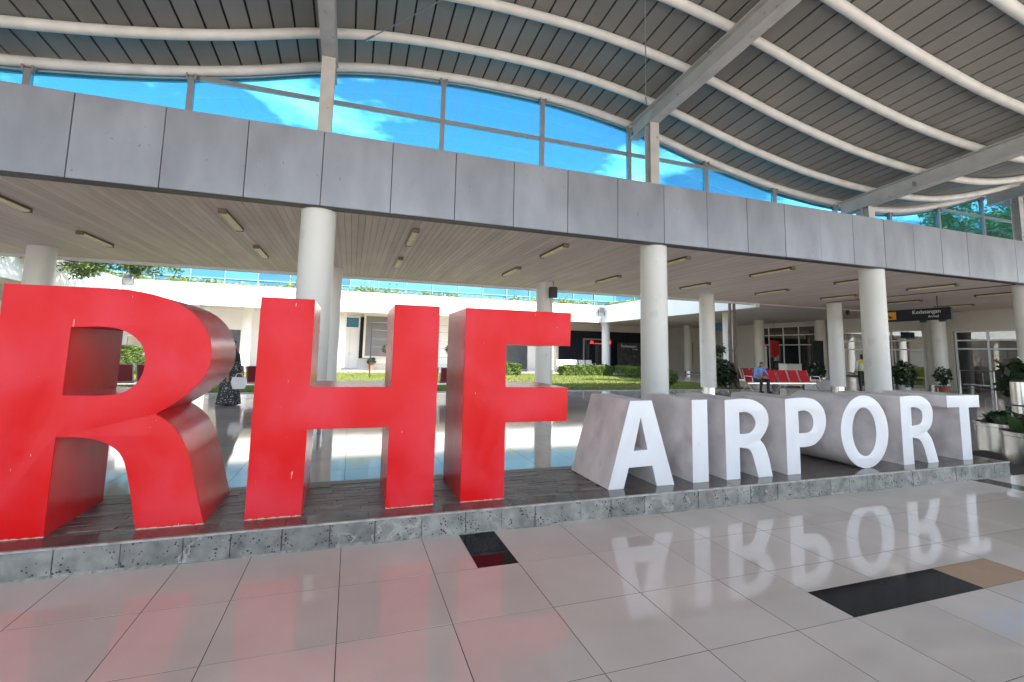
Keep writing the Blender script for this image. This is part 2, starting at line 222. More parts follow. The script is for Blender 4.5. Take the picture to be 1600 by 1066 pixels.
# ------------------------------------------------------------------ mesh helpers
class MB:
    def __init__(s): s.v = []; s.f = []; s.m = []
    def add(s, vs, fs, mi=0):
        k = len(s.v); s.v += [tuple(p) for p in vs]; s.f += [tuple(k+i for i in f) for f in fs]; s.m += [mi]*len(fs); return s
    def box(s, x0, x1, y0, y1, z0, z1, mi=0):
        return s.add([(x0, y0, z0), (x1, y0, z0), (x1, y1, z0), (x0, y1, z0), (x0, y0, z1), (x1, y0, z1), (x1, y1, z1), (x0, y1, z1)],
                     [(0, 3, 2, 1), (4, 5, 6, 7), (0, 1, 5, 4), (1, 2, 6, 5), (2, 3, 7, 6), (3, 0, 4, 7)], mi)
    def cbox(s, x0, x1, y0, y1, z0, z1, c=0.004, mi=0):
        """box chamfered on all edges"""
        X = (x0, x0+c, x1-c, x1); Y = (y0, y0+c, y1-c, y1); Z = (z0, z0+c, z1-c, z1); bm = bmesh.new()
        for x, y, z in [(a, b, d) for a in (0, 3) for b in (1, 2) for d in (1, 2)]+[(a, b, d) for a in (1, 2) for b in (0, 3) for d in (1, 2)]+[(a, b, d) for a in (1, 2) for b in (1, 2) for d in (0, 3)]:
            bm.verts.new((X[x], Y[y], Z[z]))
        r = bmesh.ops.convex_hull(bm, input=bm.verts); bmesh.ops.dissolve_limit(bm, angle_limit=0.02, verts=bm.verts, edges=bm.edges)
        bm.verts.index_update(); s.add([v.co[:] for v in bm.verts], [[v.index for v in f.verts] for f in bm.faces], mi); bm.free(); return s
    def tube(s, pts, r, n=10, mi=0, caps=True):
        P = [Vector(p) for p in pts]; R = r if isinstance(r, (list, tuple)) else [r]*len(P); vs = []; fs = []
        t0 = (P[1]-P[0]).normalized(); ref = Vector((0, 0, 1)) if abs(t0.z) < 0.9 else Vector((1, 0, 0)); a = t0.cross(ref).normalized()
        for i, p in enumerate(P):
            t = (P[min(i+1, len(P)-1)]-P[max(i-1, 0)]).normalized(); a = (a-t*a.dot(t)).normalized(); b = t.cross(a)
            for k in range(n): q = p+R[i]*(math.cos(2*PI*k/n)*a+math.sin(2*PI*k/n)*b); vs.append(q)
        for i in range(len(P)-1):
            for k in range(n): fs.append((i*n+k, i*n+(k+1) % n, (i+1)*n+(k+1) % n, (i+1)*n+k))
        if caps: fs.append(tuple(range(n-1, -1, -1))); fs.append(tuple(range((len(P)-1)*n, len(P)*n)))
        return s.add(vs, fs, mi)
    def lathe(s, prof, cx, cy, n=24, mi=0):
        vs = []; fs = []
        for r, z in prof:
            for k in range(n): vs.append((cx+r*math.cos(2*PI*k/n), cy+r*math.sin(2*PI*k/n), z))
        for i in range(len(prof)-1):
            for k in range(n): fs.append((i*n+k, i*n+(k+1) % n, (i+1)*n+(k+1) % n, (i+1)*n+k))
        fs.append(tuple(range(n-1, -1, -1))); fs.append(tuple(range((len(prof)-1)*n, len(prof)*n))); return s.add(vs, fs, mi)
    def prism(s, poly, axis, a, b, mi=0):
        """extrude a 2-D polygon along an axis from a to b"""
        def P(p, t): return {'x': (t, p[0], p[1]), 'y': (p[0], t, p[1]), 'z': (p[0], p[1], t)}[axis]
        n = len(poly); vs = [P(p, a) for p in poly]+[P(p, b) for p in poly]
        fs = [tuple(range(n-1, -1, -1)), tuple(range(n, 2*n))]+[(i, (i+1) % n, n+(i+1) % n, n+i) for i in range(n)]; return s.add(vs, fs, mi)
    def ell(s, c, r, n=12, mi=0, rot=None):
        vs = []; fs = []; c = Vector(c)
        for i in range(n+1):
            th = PI*i/n
            for k in range(2*n):
                p = Vector((r[0]*math.sin(th)*math.cos(PI*k/n), r[1]*math.sin(th)*math.sin(PI*k/n), r[2]*math.cos(th)))
                if rot: p = rot @ p
                vs.append(c+p)
        for i in range(n):
            for k in range(2*n): fs.append((i*2*n+k, (i+1)*2*n+k, (i+1)*2*n+(k+1) % (2*n), i*2*n+(k+1) % (2*n)))
        return s.add(vs, fs, mi)
    def mesh(s, name, mats, off=(0, 0, 0), smooth=False):
        me = bpy.data.meshes.new(name); o = off
        me.from_pydata([(p[0]-o[0], p[1]-o[1], p[2]-o[2]) for p in s.v], [], s.f)
        for m in (mats if isinstance(mats, (list, tuple)) else [mats]): me.materials.append(m)
        if any(s.m): me.polygons.foreach_set('material_index', s.m)
        bm = bmesh.new(); bm.from_mesh(me); bmesh.ops.recalc_face_normals(bm, faces=bm.faces); bm.to_mesh(me); bm.free()
        if smooth: me.shade_smooth(); me.set_sharp_from_angle(angle=math.radians(38))
        me.update(); return me
    def build(s, name, mats, parent=None, smooth=False, local=False, **tags):
        off = (0, 0, 0) if (local or parent is None) else ORG.get(parent.name, (0, 0, 0))
        o = bpy.data.objects.new(name, s.mesh(name, mats, off, smooth)); COL.objects.link(o)
        if parent is not None: o.parent = parent; ORG[o.name] = off
        return tag(o, **tags)
ORG = {}
def tag(o, label=None, cat=None, group=None, kind=None):
    if label: o['label'] = label
    if cat: o['category'] = cat
    if group: o['group'] = group
    if kind: o['kind'] = kind
    return o
def thing(name, loc, label, cat, group=None, rz=0.0):
    o = bpy.data.objects.new(name, None); COL.objects.link(o); o.location = loc; o.rotation_euler = (0, 0, rz); o.empty_display_size = 0.2
    ORG[o.name] = tuple(loc); return tag(o, label, cat, group)
def place(name, me, parent, loc=(0, 0, 0)):
    """a piece that shares mesh data, at a world location under its parent"""
    o = bpy.data.objects.new(name, me); COL.objects.link(o); o.parent = parent; p = ORG.get(parent.name, (0, 0, 0))
    o.location = (loc[0]-p[0], loc[1]-p[1], loc[2]-p[2]); ORG[o.name] = tuple(loc); return o
def copy_tree(o, parent=None):
    c = o.copy(); COL.objects.link(c); c.parent = parent
    for ch in list(o.children): copy_tree(ch, c)
    return c
def smooth_path(pts, sub=6):
    """closed outline from (x, z, corner?) points: Catmull-Rom between smooth points, straight between corners"""
    n = len(pts); out = []
    for i in range(n):
        p1 = pts[i]; p2 = pts[(i+1) % n]
        if p1[2] and p2[2]: out.append(p1[:2]); continue
        p0 = pts[i-1] if not p1[2] else (2*p1[0]-p2[0], 2*p1[1]-p2[1]); p3 = pts[(i+2) % n] if not p2[2] else (2*p2[0]-p1[0], 2*p2[1]-p1[1])
        for k in range(sub):
            t = k/sub
            out.append(tuple(0.5*(2*p1[d]+(p2[d]-p0[d])*t+(2*p0[d]-5*p1[d]+4*p2[d]-p3[d])*t*t+(3*p1[d]-p0[d]-3*p2[d]+p3[d])*t**3) for d in (0, 1)))
    return out

# ------------------------------------------------------------------ ground and floor
MB().box(-900, 900, -900, 900, -0.5, -0.09).build('ground', M['ground'], kind='structure')
floor = MB().box(-60, 29, -2.9, 17.0, -0.085, -0.0010).build('floor', M['grout'], kind='structure')
MB().box(-60, 60, -60, -2.9, -0.085, -0.02).build('bounce_pavement', M['ground'], kind='structure')  # unseen pavement added behind the camera to bounce sunlight into the hall
MB().box(29.0, 40, 6, 36, -0.085, -0.006).build('terminal_floor', M['tile_in'], kind='structure')
MB().box(17.9, 29, 17.0, 31.2, -0.085, -0.006).build('wing_floor', M['tile_in'], kind='structure')
MB().box(-30, 29, 31.2, 36, -0.085, 0.05).build('far_walk_floor', M['tile_in'], kind='structure')
MB().box(-30, -12.1, 17.0, 31.2, -0.085, -0.006).build('left_walk_floor', M['tile_in'], kind='structure')
J = 0.0024
xs = [-0.598, 0.007, 0.611, 1.214, 1.814, 2.42]
gx = []
for k in range(-3, 6):
    for i, x in enumerate(xs): gx.append(round(x+3.46*k, 4))
gx = sorted(gx)     # five 0.60 m tiles, then a 0.45 m strip, repeated
gy = [3.952, 3.325, 2.713, 2.110, 1.505, 0.90, 0.295, -0.31, -0.915, -1.52, -2.125, -2.73]
mesh_cache = {}
def tile_mesh(w_, d_, m):
    k = (round(w_, 3), round(d_, 3), m)
    if k not in mesh_cache:
        mesh_cache[k] = MB().box(J, k[0]-J, J, k[1]-J, -0.012, 0).mesh('tile', M[m])
    return mesh_cache[k]
cam_p = Vector((0, 0, 1.5))
def in_view(p, mx=0.04):
    d = Vector(p)-cam_p; z = d.dot(fw)
    if z < 0.2: return False
    x = 0.5+733.83*d.dot(r2)/z/1600; y = (471.09-733.83*d.dot(u2)/z)/1066
    return -mx < x < 1+mx and -mx < y < 1+mx
def tile(x0, x1, y0, y1, m='tile'):
    o = place('tile', tile_mesh(x1-x0, y1-y0, m), floor, (x0, y0, 0)); o.rotation_euler = (rnd.uniform(-.0012, .0012), rnd.uniform(-.0012, .0012), 0); return o   # laid by hand, never quite level
rest = MB(); seen = []
for i in range(len(gx)-1):
    for j in range(len(gy)-1):
        x0, x1, y1, y0 = gx[i], gx[i+1], gy[j], gy[j+1]; c = [(x, y, 0) for x in (x0, x1) for y in (y0, y1)]
        parts = [(x0, x1, y0, y1, 'tile')]
        if abs(x1-1.214) < .02 and j == 0: parts = [(x0, 0.915, y0, y1, 'tile'), (0.915, x1, y0, y1, 'tile_black')]
        if abs(x0-7.53+0.0) < .35 and j == 0 and x1-x0 > 0.5: parts = [(x0, x0+0.30, y0, y1, 'tile_black'), (x0+0.30, x1, y0, y1, 'tile')]
        if j == 2 and abs(x0-2.862) < .05: parts = [(x0, x1, y0, 2.41, 'tile_black'), (x0, x1, 2.41, y1, 'tile')]
        if j == 2 and abs(x0-3.467) < .05: parts = [(x0, x1, y0, 2.41, 'tile_black'), (x0, x1, 2.41, y1, 'tile')]
        if j == 2 and abs(x0-4.071) < .05: parts = [(x0, x1, y0, 2.41, 'tile_tan'), (x0, x1, 2.41, y1, 'tile')]
        if any(in_view(q) for q in c):
            for p in parts: tile(*p); seen.append(p)
        else: rest.box(x0+J, x1-J, y0+J, y1-J, -0.012, 0)
rest.build('outlying_tiles', M['tile'], floor, kind='stuff')
# the walkway behind the letters: the nearest tiles single, the rest joined
inner = []
for i in range(-22, 49):
    for j in range(20):
        x0 = -0.598+0.604*i; y0 = 5.19+0.5905*j
        c = (x0+.3, y0+.3, 0); inner.append((c[0]**2+c[1]**2, x0, y0, in_view(c)))
inner.sort(); budget = 300-len(seen); rest = MB(); im = None
im = MB().box(J, 0.604-J, J, 0.5905-J, -0.012, 0).mesh('tile', M['tile_in'])
for d, x0, y0, v in inner:
    if v and budget > 0: place('tile', im, floor, (x0, y0, 0)); budget -= 1
    else: rest.box(x0+J, x0+0.604-J, y0+J, y0+0.5905-J, -0.012, 0)
rest.box(-40, -13.9, 5.19, 17.0, -0.012, 0).box(-40, -11.02, -2.7, 5.19, -0.012, -0.001)
rest.build('walkway_tiles', M['tile_in'], floor, kind='stuff')

# ------------------------------------------------------------------ low stone platform
ZT = 0.182
plat = thing('stone_platform', (3, 4.5, 0), 'long low platform of pitted grey stone carrying all the letters', 'platform')
MB().box(-5.2, 8.33, 4.0, 5.10, -0.01, ZT-0.02).build('core', M['grout'], plat)
x = -5.2; k = 0
stone_cache = {}
while x < 8.3:
    wd = min(rnd.choice([0.29, 0.31, 0.33, 0.44, 0.36]), 8.36-x)
    if 8.36-(x+wd) < 0.15: wd = 8.36-x
    pr = rnd.choice([0, 0.003, 0.006]); hh = ZT-0.014
    me = MB().cbox(0.0015, wd-0.0015, 0, 0.05, 0, hh, 0.004).mesh('stone_block', M['stone'])
    place('stone_block', me, plat, (x, 3.957-pr, 0)); x += wd
for k in range(4): place('stone_block', MB().cbox(0, 0.05, 0.0015, 0.2735, 0, ZT-0.014, 0.004).mesh('stone_block', M['stone']), plat, (8.312, 4.008+0.275*k, 0))
MB().box(-5.2, 8.365, 3.949, 3.972, ZT-0.013, ZT+0.001).build('edge_strip', mat('worn_edge_mortar', (0.30, 0.29, 0.27), 0.7, nscale=14, namt=0.4, coords='World'), plat)
# mortar smeared along the foot of the blocks
mb = MB(); x = -5.2
while x < 8.3:
    wd = rnd.uniform(0.08, 0.3); h = rnd.uniform(0.004, 0.02); d = rnd.uniform(0.006, 0.03)
    mb.prism([(3.958, 0.0), (3.958, h), (3.958-d*.5, h*.6), (3.958-d, 0.0005)], 'x', x, x+wd*0.97); x += wd
mb.build('mortar_fillet', mat('grey_mortar', (0.25, 0.24, 0.22), 0.9, nscale=20, namt=0.4, coords='World', bump=0.5), plat)
slate_me = [MB().cbox(0.0012, wd-0.0012, 0.001, 0.070, -0.02, 0, 0.003).mesh('slate_strip', M['slate']) for wd in (0.30, 0.42, 0.24, 0.36)]
sw = (0.30, 0.42, 0.24, 0.36); n = 0
for r in range(12):
    x = -3.9-rnd.random()*0.3; y = 4.166+0.0712*r
    while x < 2.42:
        i = rnd.randrange(4); wd = min(sw[i], 2.43-x)
        if wd < 0.05: break
        me = slate_me[i] if wd == sw[i] else MB().cbox(0.0012, wd-0.0012, 0.001, 0.070, -0.02, 0, 0.003).mesh('slate_strip', M['slate'])
        place('slate_strip', me, plat, (x, y, ZT-rnd.choice([0, 0.001, 0.003, 0.005]))); x += wd; n += 1
M['polished_slate'] = mat('polished_dark_slate', (0.105, 0.09, 0.083), 0.14, spec=0.6, nscale=5, namt=0.35, per=0.12, rvar=0.06, coords='World')
x = -5.2
while x < 8.3:
    wd = min(0.6, 8.36-x); place('border_slab', MB().cbox(0.001, wd-0.001, 0, 0.193, -0.02, 0, 0.002).mesh('border_slab', M['polished_slate']), plat, (x, 3.973, ZT)); x += wd
for k in range(10):
    for j in range(2): place('border_slab', MB().cbox(0.001, 0.5915, 0.001, 0.429, -0.02, 0, 0.002).mesh('border_slab', M['polished_slate']), plat, (2.433+0.5927*k, 4.167+0.430*j, ZT-0.0005*(k+j & 1)))
MB().box(-5.2, 8.36, 5.0285, 5.15, -0.01, ZT-0.001).build('rear_kerb', M['slate'], plat)

# ------------------------------------------------------------------ the letters
def c(x, z): return (x, z, True)
def s(x, z): return (x, z, False)
FY, BY = 4.17, 4.985
def letter(word, name, outlines, face_m, side_m, label, group):
    xs_ = [p[0] for p in outlines[0]]; x0 = sum(xs_)/len(xs_)
    root = thing(name, (x0, 4.58, ZT), label, 'letter', group)
    polys = [smooth_path(o) for o in outlines]
    def curve(fill, ext, bevel=0.0):
        cu = bpy.data.curves.new('c', 'CURVE'); cu.dimensions = '2D'; cu.fill_mode = fill; cu.extrude = ext; cu.bevel_depth = bevel; cu.bevel_resolution = 1
        for p in polys:
            sp_ = cu.splines.new('POLY'); sp_.points.add(len(p)-1); sp_.use_cyclic_u = True
            for q, pt in zip(p, sp_.points): pt.co = (q[0], q[1], 0, 1)
        ob = bpy.data.objects.new('c', cu); COL.objects.link(ob); dg = bpy.context.evaluated_depsgraph_get()
        me = bpy.data.meshes.new_from_object(ob.evaluated_get(dg)); bpy.data.objects.remove(ob); return me
    def fin(me, nm, m, y):
        me.transform(Matrix.Rotation(PI/2, 4, 'X')); me.transform(Matrix.Translation((-x0, y-4.58, -ZT)))
        me.materials.clear(); me.materials.append(m); bm = bmesh.new(); bm.from_mesh(me); bmesh.ops.remove_doubles(bm, verts=bm.verts, dist=0.0003); bmesh.ops.recalc_face_normals(bm, faces=bm.faces); bm.to_mesh(me); bm.free()
        me.shade_smooth(); me.set_sharp_from_angle(angle=math.radians(32)); ob = bpy.data.objects.new(nm, me); COL.objects.link(ob); ob.parent = root; return ob
    fin(curve('BOTH', 0.004, 0.0015), 'front_face', M[face_m], FY+0.0055)
    d = (BY-FY-0.012)/2
    fin(curve('NONE', d), 'side_shell', M[side_m], FY+0.0112+d)
    fin(curve('BOTH', 0.002), 'back_plate', M[side_m], BY)
    return root
Rr = [[c(-2.29, ZT), c(-2.29, 1.895), s(-1.74, 1.898), s(-1.62, 1.896), s(-1.506, 1.885), s(-1.375, 1.856), s(-1.25, 1.805), s(-1.165, 1.748), s(-1.097, 1.672), s(-1.046, 1.58), s(-1.02, 1.49), s(-1.013, 1.41), s(-1.024, 1.33), s(-1.055, 1.252), s(-1.11, 1.175), s(-1.19, 1.098), s(-1.262, 1.04), c(-1.337, 0.99),
       s(-1.274, 0.947), s(-1.219, 0.894), s(-1.175, 0.838), s(-1.139, 0.772), s(-1.102, 0.685), s(-1.071, 0.564), s(-1.026, 0.389), c(-0.969, ZT), c(-1.385, ZT), s(-1.414, 0.308), s(-1.44, 0.442), s(-1.468, 0.560), s(-1.497, 0.66), s(-1.535, 0.728), s(-1.587, 0.775), s(-1.656, 0.812), s(-1.731, 0.833), s(-1.823, 0.844), c(-1.908, 0.846), c(-1.908, ZT)],
      [c(-1.895, 1.61), s(-1.796, 1.617), s(-1.712, 1.62), s(-1.635, 1.612), s(-1.566, 1.588), s(-1.503, 1.543), s(-1.459, 1.487), s(-1.438, 1.419), s(-1.432, 1.349), s(-1.441, 1.279), s(-1.465, 1.222), s(-1.509, 1.172), s(-1.564, 1.142), s(-1.629, 1.129), s(-1.741, 1.125), c(-1.90, 1.13)]]
Hh = [[c(-0.70, ZT), c(-0.70, 1.892), c(-0.305, 1.892), c(-0.302, 1.18), c(0.339, 1.18), c(0.339, 1.887), c(0.730, 1.887), c(0.730, ZT), c(0.339, ZT), c(0.339, 0.845), c(-0.302, 0.848), c(-0.305, ZT)]]
Ff = [[c(0.972, ZT), c(0.972, 1.888), c(2.027, 1.888), c(2.015, 1.566), c(1.362, 1.568), c(1.362, 1.172), c(1.996, 1.165), c(1.985, 0.852), c(1.368, 0.856), c(1.368, ZT)]]
g1 = 'red letters of the sign'; g2 = 'white letters of the sign'
letter('R', 'sign_letter', Rr, 'red_face', 'red_side', 'big red letter R at the left end of the platform', g1)
letter('H', 'sign_letter', Hh, 'red_face', 'red_side', 'big red letter H standing between the red R and F', g1)
letter('F', 'sign_letter', Ff, 'red_face', 'red_side', 'big red letter F next to the white letter A', g1)
A_ = [[c(2.437, ZT), c(2.69, 1.030), c(2.942, 1.030), c(3.203, ZT), c(2.995, ZT), c(2.943, 0.385), c(2.668, 0.378), c(2.607, ZT)], [c(2.811, 0.872), c(2.890, 0.542), c(2.724, 0.537)]]
I_ = [[c(3.440, ZT), c(3.442, 1.030), c(3.639, 1.030), c(3.639, ZT)]]
def Rw(d): return [[c(3.876+d, ZT), c(3.876+d, 1.022), s(4.0+d, 1.030), s(4.166+d, 1.033), s(4.301+d, 1.008), s(4.419+d, 0.941), s(4.474+d, 0.853), s(4.478+d, 0.761), s(4.437+d, 0.675), c(4.352+d, 0.582), s(4.416+d, 0.509), s(4.468+d, 0.381), c(4.513+d, ZT), c(4.315+d, ZT), s(4.271+d, 0.327), s(4.238+d, 0.428), s(4.185+d, 0.492), c(4.062+d, 0.514), c(4.058+d, ZT)],
      [c(4.067+d, 0.887), s(4.16+d, 0.892), s(4.243+d, 0.86), s(4.291+d, 0.795), s(4.289+d, 0.735), s(4.244+d, 0.683), s(4.183+d, 0.657), c(4.067+d, 0.653)]]
R3 = [[c(6.664, ZT), c(6.664, 1.028), s(6.866, 1.037), s(7.06, 1.030), s(7.205, 0.962), s(7.268, 0.867), s(7.272, 0.774), s(7.233, 0.66), c(7.137, 0.578), s(7.215, 0.488), s(7.271, 0.356), c(7.325, ZT), c(7.125, ZT), s(7.07, 0.354), s(6.992, 0.478), c(6.852, 0.513), c(6.856, ZT)],
      [c(6.855, 0.890), s(6.943, 0.894), s(7.05, 0.85), s(7.072, 0.766), s(7.015, 0.678), c(6.855, 0.656)]]
P_ = [[c(4.735, ZT), c(4.738, 1.022), s(4.888, 1.032), s(5.056, 1.034), s(5.205, 1.003), s(5.315, 0.918), s(5.360, 0.805), s(5.345, 0.681), s(5.272, 0.573), s(5.154, 0.499), s(5.021, 0.478), c(4.932, 0.478), c(4.930, ZT)],
      [c(4.929, 0.882), s(5.029, 0.890), s(5.12, 0.852), s(5.160, 0.769), s(5.145, 0.689), s(5.078, 0.638), c(4.929, 0.629)]]
def oval(cx, cz, a, b, n=40): return [c(cx+a*math.cos(2*PI*k/n+PI/n)*(1), cz+b*math.sin(2*PI*k/n+PI/n)) for k in range(n)]
O_ = [oval(6.005, 0.6175, 0.408, 0.4345), oval(5.992, 0.615, 0.208, 0.292)]
T_ = [[c(7.577, 1.032), c(8.262, 1.032), c(8.258, 0.872), c(8.022, 0.872), c(8.022, ZT), c(7.828, ZT), c(7.824, 0.878), c(7.577, 0.878)]]
wl = 'white_face', 'letter_side'
letter('A', 'sign_letter', A_, *wl, 'white letter A with grey tapering sides, first of AIRPORT', g2)
letter('I', 'sign_letter', I_, *wl, 'narrow white letter I with worn grey side beside the A', g2)
letter('R', 'sign_letter', Rw(0), *wl, 'white letter R standing between the white I and P', g2)
letter('P', 'sign_letter', P_, *wl, 'white letter P standing before the rounded O', g2)
letter('O', 'sign_letter', O_, *wl, 'oval white letter O with a drum-like grey side', g2)
letter('R', 'sign_letter', R3, *wl, 'white letter R standing between the white O and T', g2)
letter('T', 'sign_letter', T_, *wl, 'white letter T at the right end of the platform', g2)

# ------------------------------------------------------------------ flat-roofed walkway behind the letters
FYf = 8.72; ZB, ZTOP = 3.992, 5.342
can = thing('walkway_canopy', (6.5, 12, 0), 'flat-roofed walkway with silver fascia panels, plank soffit and round white columns', 'canopy')
MB().box(-40, 29.2, 8.79, 17.05, 4.05, 5.10).build('roof_slab', M['grey_wall'], can)
MB().box(-40, 45, 8.755, 8.785, ZB+0.01, ZTOP-0.01).build('fascia_backing', M['dark'], can)
MB().box(-40, 45, 8.735, 8.95, ZB-0.02, ZB-0.004).build('bottom_strip', M['dark'], can)  # thin black strip along the bottom of the fascia panels
MB().box(-40, 45, 8.74, 8.98, ZTOP, ZTOP+0.02).build('coping', M['fascia'], can)
pm = MB().cbox(0.006, 1.194, 0, 0.03, 0, ZTOP-ZB, 0.004).mesh('fascia_panel', M['fascia'])
for k in range(-14, 34):
    o = place('fascia_panel', pm, can, (-0.66+1.2*k, FYf+rnd.uniform(-.002, .002), ZB)); o.rotation_euler = (rnd.uniform(-.004, .004), 0, rnd.uniform(-.003, .003))
soff = MB().box(-40, 29.2, 8.80, 17.05, 4.032, 4.045).build('soffit', M['dark'], can)
pk = MB().cbox(0.003, 0.127, 8.81, 17.04, 3.998, 4.03, 0.005).mesh('plank', M['plank'])
for k in range(296): place('plank', pk, soff, (-9.1+0.13*k, 0, rnd.choice([0, 0.001, 0.002])))
MB().box(-40, -9.1, 8.81, 17.04, 4.0, 4.03).build('far_soffit_planks', M['plank'], soff, kind='stuff')
MB().box(-40, 17.75, 17.052, 17.24, 3.915, 5.12).build('rear_edge_beam', M['white'], can)
CX = [-0.69+7.2*k for k in range(-2, 5)]
ring_h = 0.24
def column(x, y, r, zt, parent, m='column'):
    o = MB().lathe([(r*0.985, ring_h), (r, ring_h+0.02), (r, zt)], x, y, 40).build('column', M[m], parent, smooth=True)
    MB().lathe([(r*0.93, 0.0), (r*0.93, ring_h)], x, y, 32).build('base_ring', M['steel'], o, smooth=True)
    return o
for x in CX:
    column(x, 9.10, 0.30, 4.0, can); column(x, 15.6, 0.30, 4.0, can)
MB().tube([(20.2, 9.0, 3.985), (20.2, 15.4, 3.985)], 0.014, 6).build('conduit', M['dark'], can)
# batten lamps
def batten(x, y0, label, group):
    t = thing('batten_lamp', (x, y0+0.72, 3.998), label, 'lamp', group)
    MB().prism([(x-0.055, 3.997), (x+0.055, 3.997), (x+0.07, 3.95), (x-0.07, 3.95)], 'y', y0, y0+1.45).build('housing', M['lamp_body'], t)
    MB().prism([(x-0.062, 3.949), (x+0.062, 3.949), (x+0.05, 3.915), (x-0.05, 3.915)], 'y', y0+0.05, y0+1.40).build('diffuser', M['lamp_tube'], t)
    for yy in (y0-0.012, y0+1.40): MB().box(x-0.066, x+0.066, yy, yy+0.062, 3.912, 3.9965).build('end_cap', M['lamp_body'], t)
ordn = ['first', 'second', 'third', 'fourth', 'fifth', 'sixth', 'seventh', 'eighth', 'ninth', 'tenth']
for k in range(10):
    x = [-5.9, -2.37, 1.14, 4.55, 7.95, 11.45, 15.0, 18.5, 22.3, 25.7][k]
    batten(x, 9.65, f'batten lamp in the soffit row nearest the silver fascia, {ordn[k]} from the left', 'batten lamps under the soffit')
    batten(x, 12.88, f'batten lamp in the soffit row farther from the silver fascia, {ordn[k]} from the left', 'batten lamps under the soffit')

# ------------------------------------------------------------------ wave roof
TX = [-34, -30, -26, -22, -19, -16, -13, -10, -8, -6, -5.26, -4.16, -3.16, -2.09, -.93, .345, 1.6, 2.64, 4.09, 5.3, 6.6, 7.58, 8.8, 10.13, 11.53, 13.55, 15.5, 17, 19, 21.2, 23.6, 26, 29, 33, 37, 41, 45]
TZ = [6.9, 6.3, 6.5, 7.3, 7.6, 7.35, 6.75, 6.3, 6.21, 6.29, 6.366, 6.518, 6.70, 6.955, 7.285, 7.53, 7.64, 7.68, 7.66, 7.55, 7.35, 7.134, 6.834, 6.572, 6.352, 6.195, 6.20, 6.374, 6.834, 7.45, 7.95, 8.05, 7.7, 6.9, 6.3, 6.2, 6.5]
def g(X):
    i = max(0, min(len(TX)-2, int(np.searchsorted(TX, X))-1)); h = TX[i+1]-TX[i]; t = (X-TX[i])/h
    def sl(j): return 0 if j in (0, len(TX)-1) else (TZ[j+1]-TZ[j-1])/(TX[j+1]-TX[j-1])
    a, b_, m0, m1 = TZ[i], TZ[i+1], sl(i)*h, sl(i+1)*h
    return (2*t**3-3*t**2+1)*a+(t**3-2*t**2+t)*m0+(-2*t**3+3*t**2)*b_+(t**3-t**2)*m1
SL = 0.08
def roof_z(X, Y): return g(X)+SL*(10-Y)
Y0R, Y1R = -9.0, 10.22
roof = thing('wave_roof', (6.5, 9.1, 5.1), 'wave-shaped metal roof on white curved pipes and steel beams over the hall', 'roof')
sheet = MB()
X = -30.0; PW = 0.35
while X < 43:
    a, b_ = X, X+PW
    za, zb_ = g(a)+0.115, g(b_)+0.115
    n = Vector((-(zb_-za), 0, b_-a)).normalized(); tdir = Vector((b_-a, 0, zb_-za)).normalized()*0.019
    def pt(x, z, y): return Vector((x, y, z+SL*(10-y)))
    mb = MB(); vs = []
    for y in (Y0R, Y1R):
        p0 = pt(a, za, y)+tdir; p1 = pt(b_, zb_, y)-tdir
        vs += [p0, p1, p1+n*0.03, p0+n*0.03]
    mb.add(vs, [(0, 1, 2, 3), (4, 7, 6, 5), (0, 4, 5, 1), (1, 5, 6, 2), (2, 6, 7, 3), (3, 7, 4, 0)]); mb.build('roof_panel', M['roof_panel'], roof)
    sheet.add([pt(a, za, Y0R)+n*.034, pt(b_, zb_, Y0R)+n*.034, pt(b_, zb_, Y1R)+n*.034, pt(a, za, Y1R)+n*.034, pt(a, za, Y0R)+n*.07, pt(b_, zb_, Y0R)+n*.07, pt(b_, zb_, Y1R)+n*.07, pt(a, za, Y1R)+n*.07],
              [(0, 1, 2, 3), (4, 5, 6, 7), (0, 1, 5, 4), (2, 3, 7, 6)])
    X += PW
sheet.build('roof_covering', M['roof_top'], roof)
pxs = [-29.5+0.4*i for i in range(180)]
for Y in [10.0, 9.0, 7.75, 6.52, 5.28, 4.05, 2.8, 1.55, 0.3, -1, -2.3, -3.6, -4.9, -6.2, -7.5]:
    MB().tube([(x, Y, roof_z(x, Y)) for x in pxs], 0.092, 14).build('purlin_pipe', M['purlin'], roof, smooth=True)
# dark edge trim under the outermost pipe
mb = MB()
for i in range(len(pxs)-1):
    a, b_ = pxs[i], pxs[i+1]
    mb.add([(a, 10.06, g(a)-0.175), (b_, 10.06, g(b_)-0.175), (b_, 10.12, g(b_)-0.175), (a, 10.12, g(a)-0.175), (a, 10.06, g(a)-0.06), (b_, 10.06, g(b_)-0.06), (b_, 10.12, g(b_)-0.06), (a, 10.12, g(a)-0.06)],
           [(0, 3, 2, 1), (4, 5, 6, 7), (0, 1, 5, 4), (2, 3, 7, 6)])
mb.build('edge_trim', M['mullion'], roof)
def ibeam(xc, y0, y1, zf, wd, h, tf=0.022, tw=0.02):
    mb = MB()
    pr = [(-wd/2, 0), (wd/2, 0), (wd/2, tf), (tw/2, tf), (tw/2, h-tf), (wd/2, h-tf), (wd/2, h), (-wd/2, h), (-wd/2, h-tf), (-tw/2, h-tf), (-tw/2, tf), (-wd/2, tf)]
    n = len(pr); vs = [(xc+p[0], y, zf(y)+p[1]) for y in (y0, y1) for p in pr]
    q = [(0, 1, 2, 11), (11, 2, 3, 10), (10, 3, 4, 9), (9, 4, 5, 8), (8, 5, 6, 7)]
    fs = [(i, (i+1) % n, n+(i+1) % n, n+i) for i in range(n)]+q+[tuple(n+i for i in f) for f in q]
    return mb.add(vs, fs)
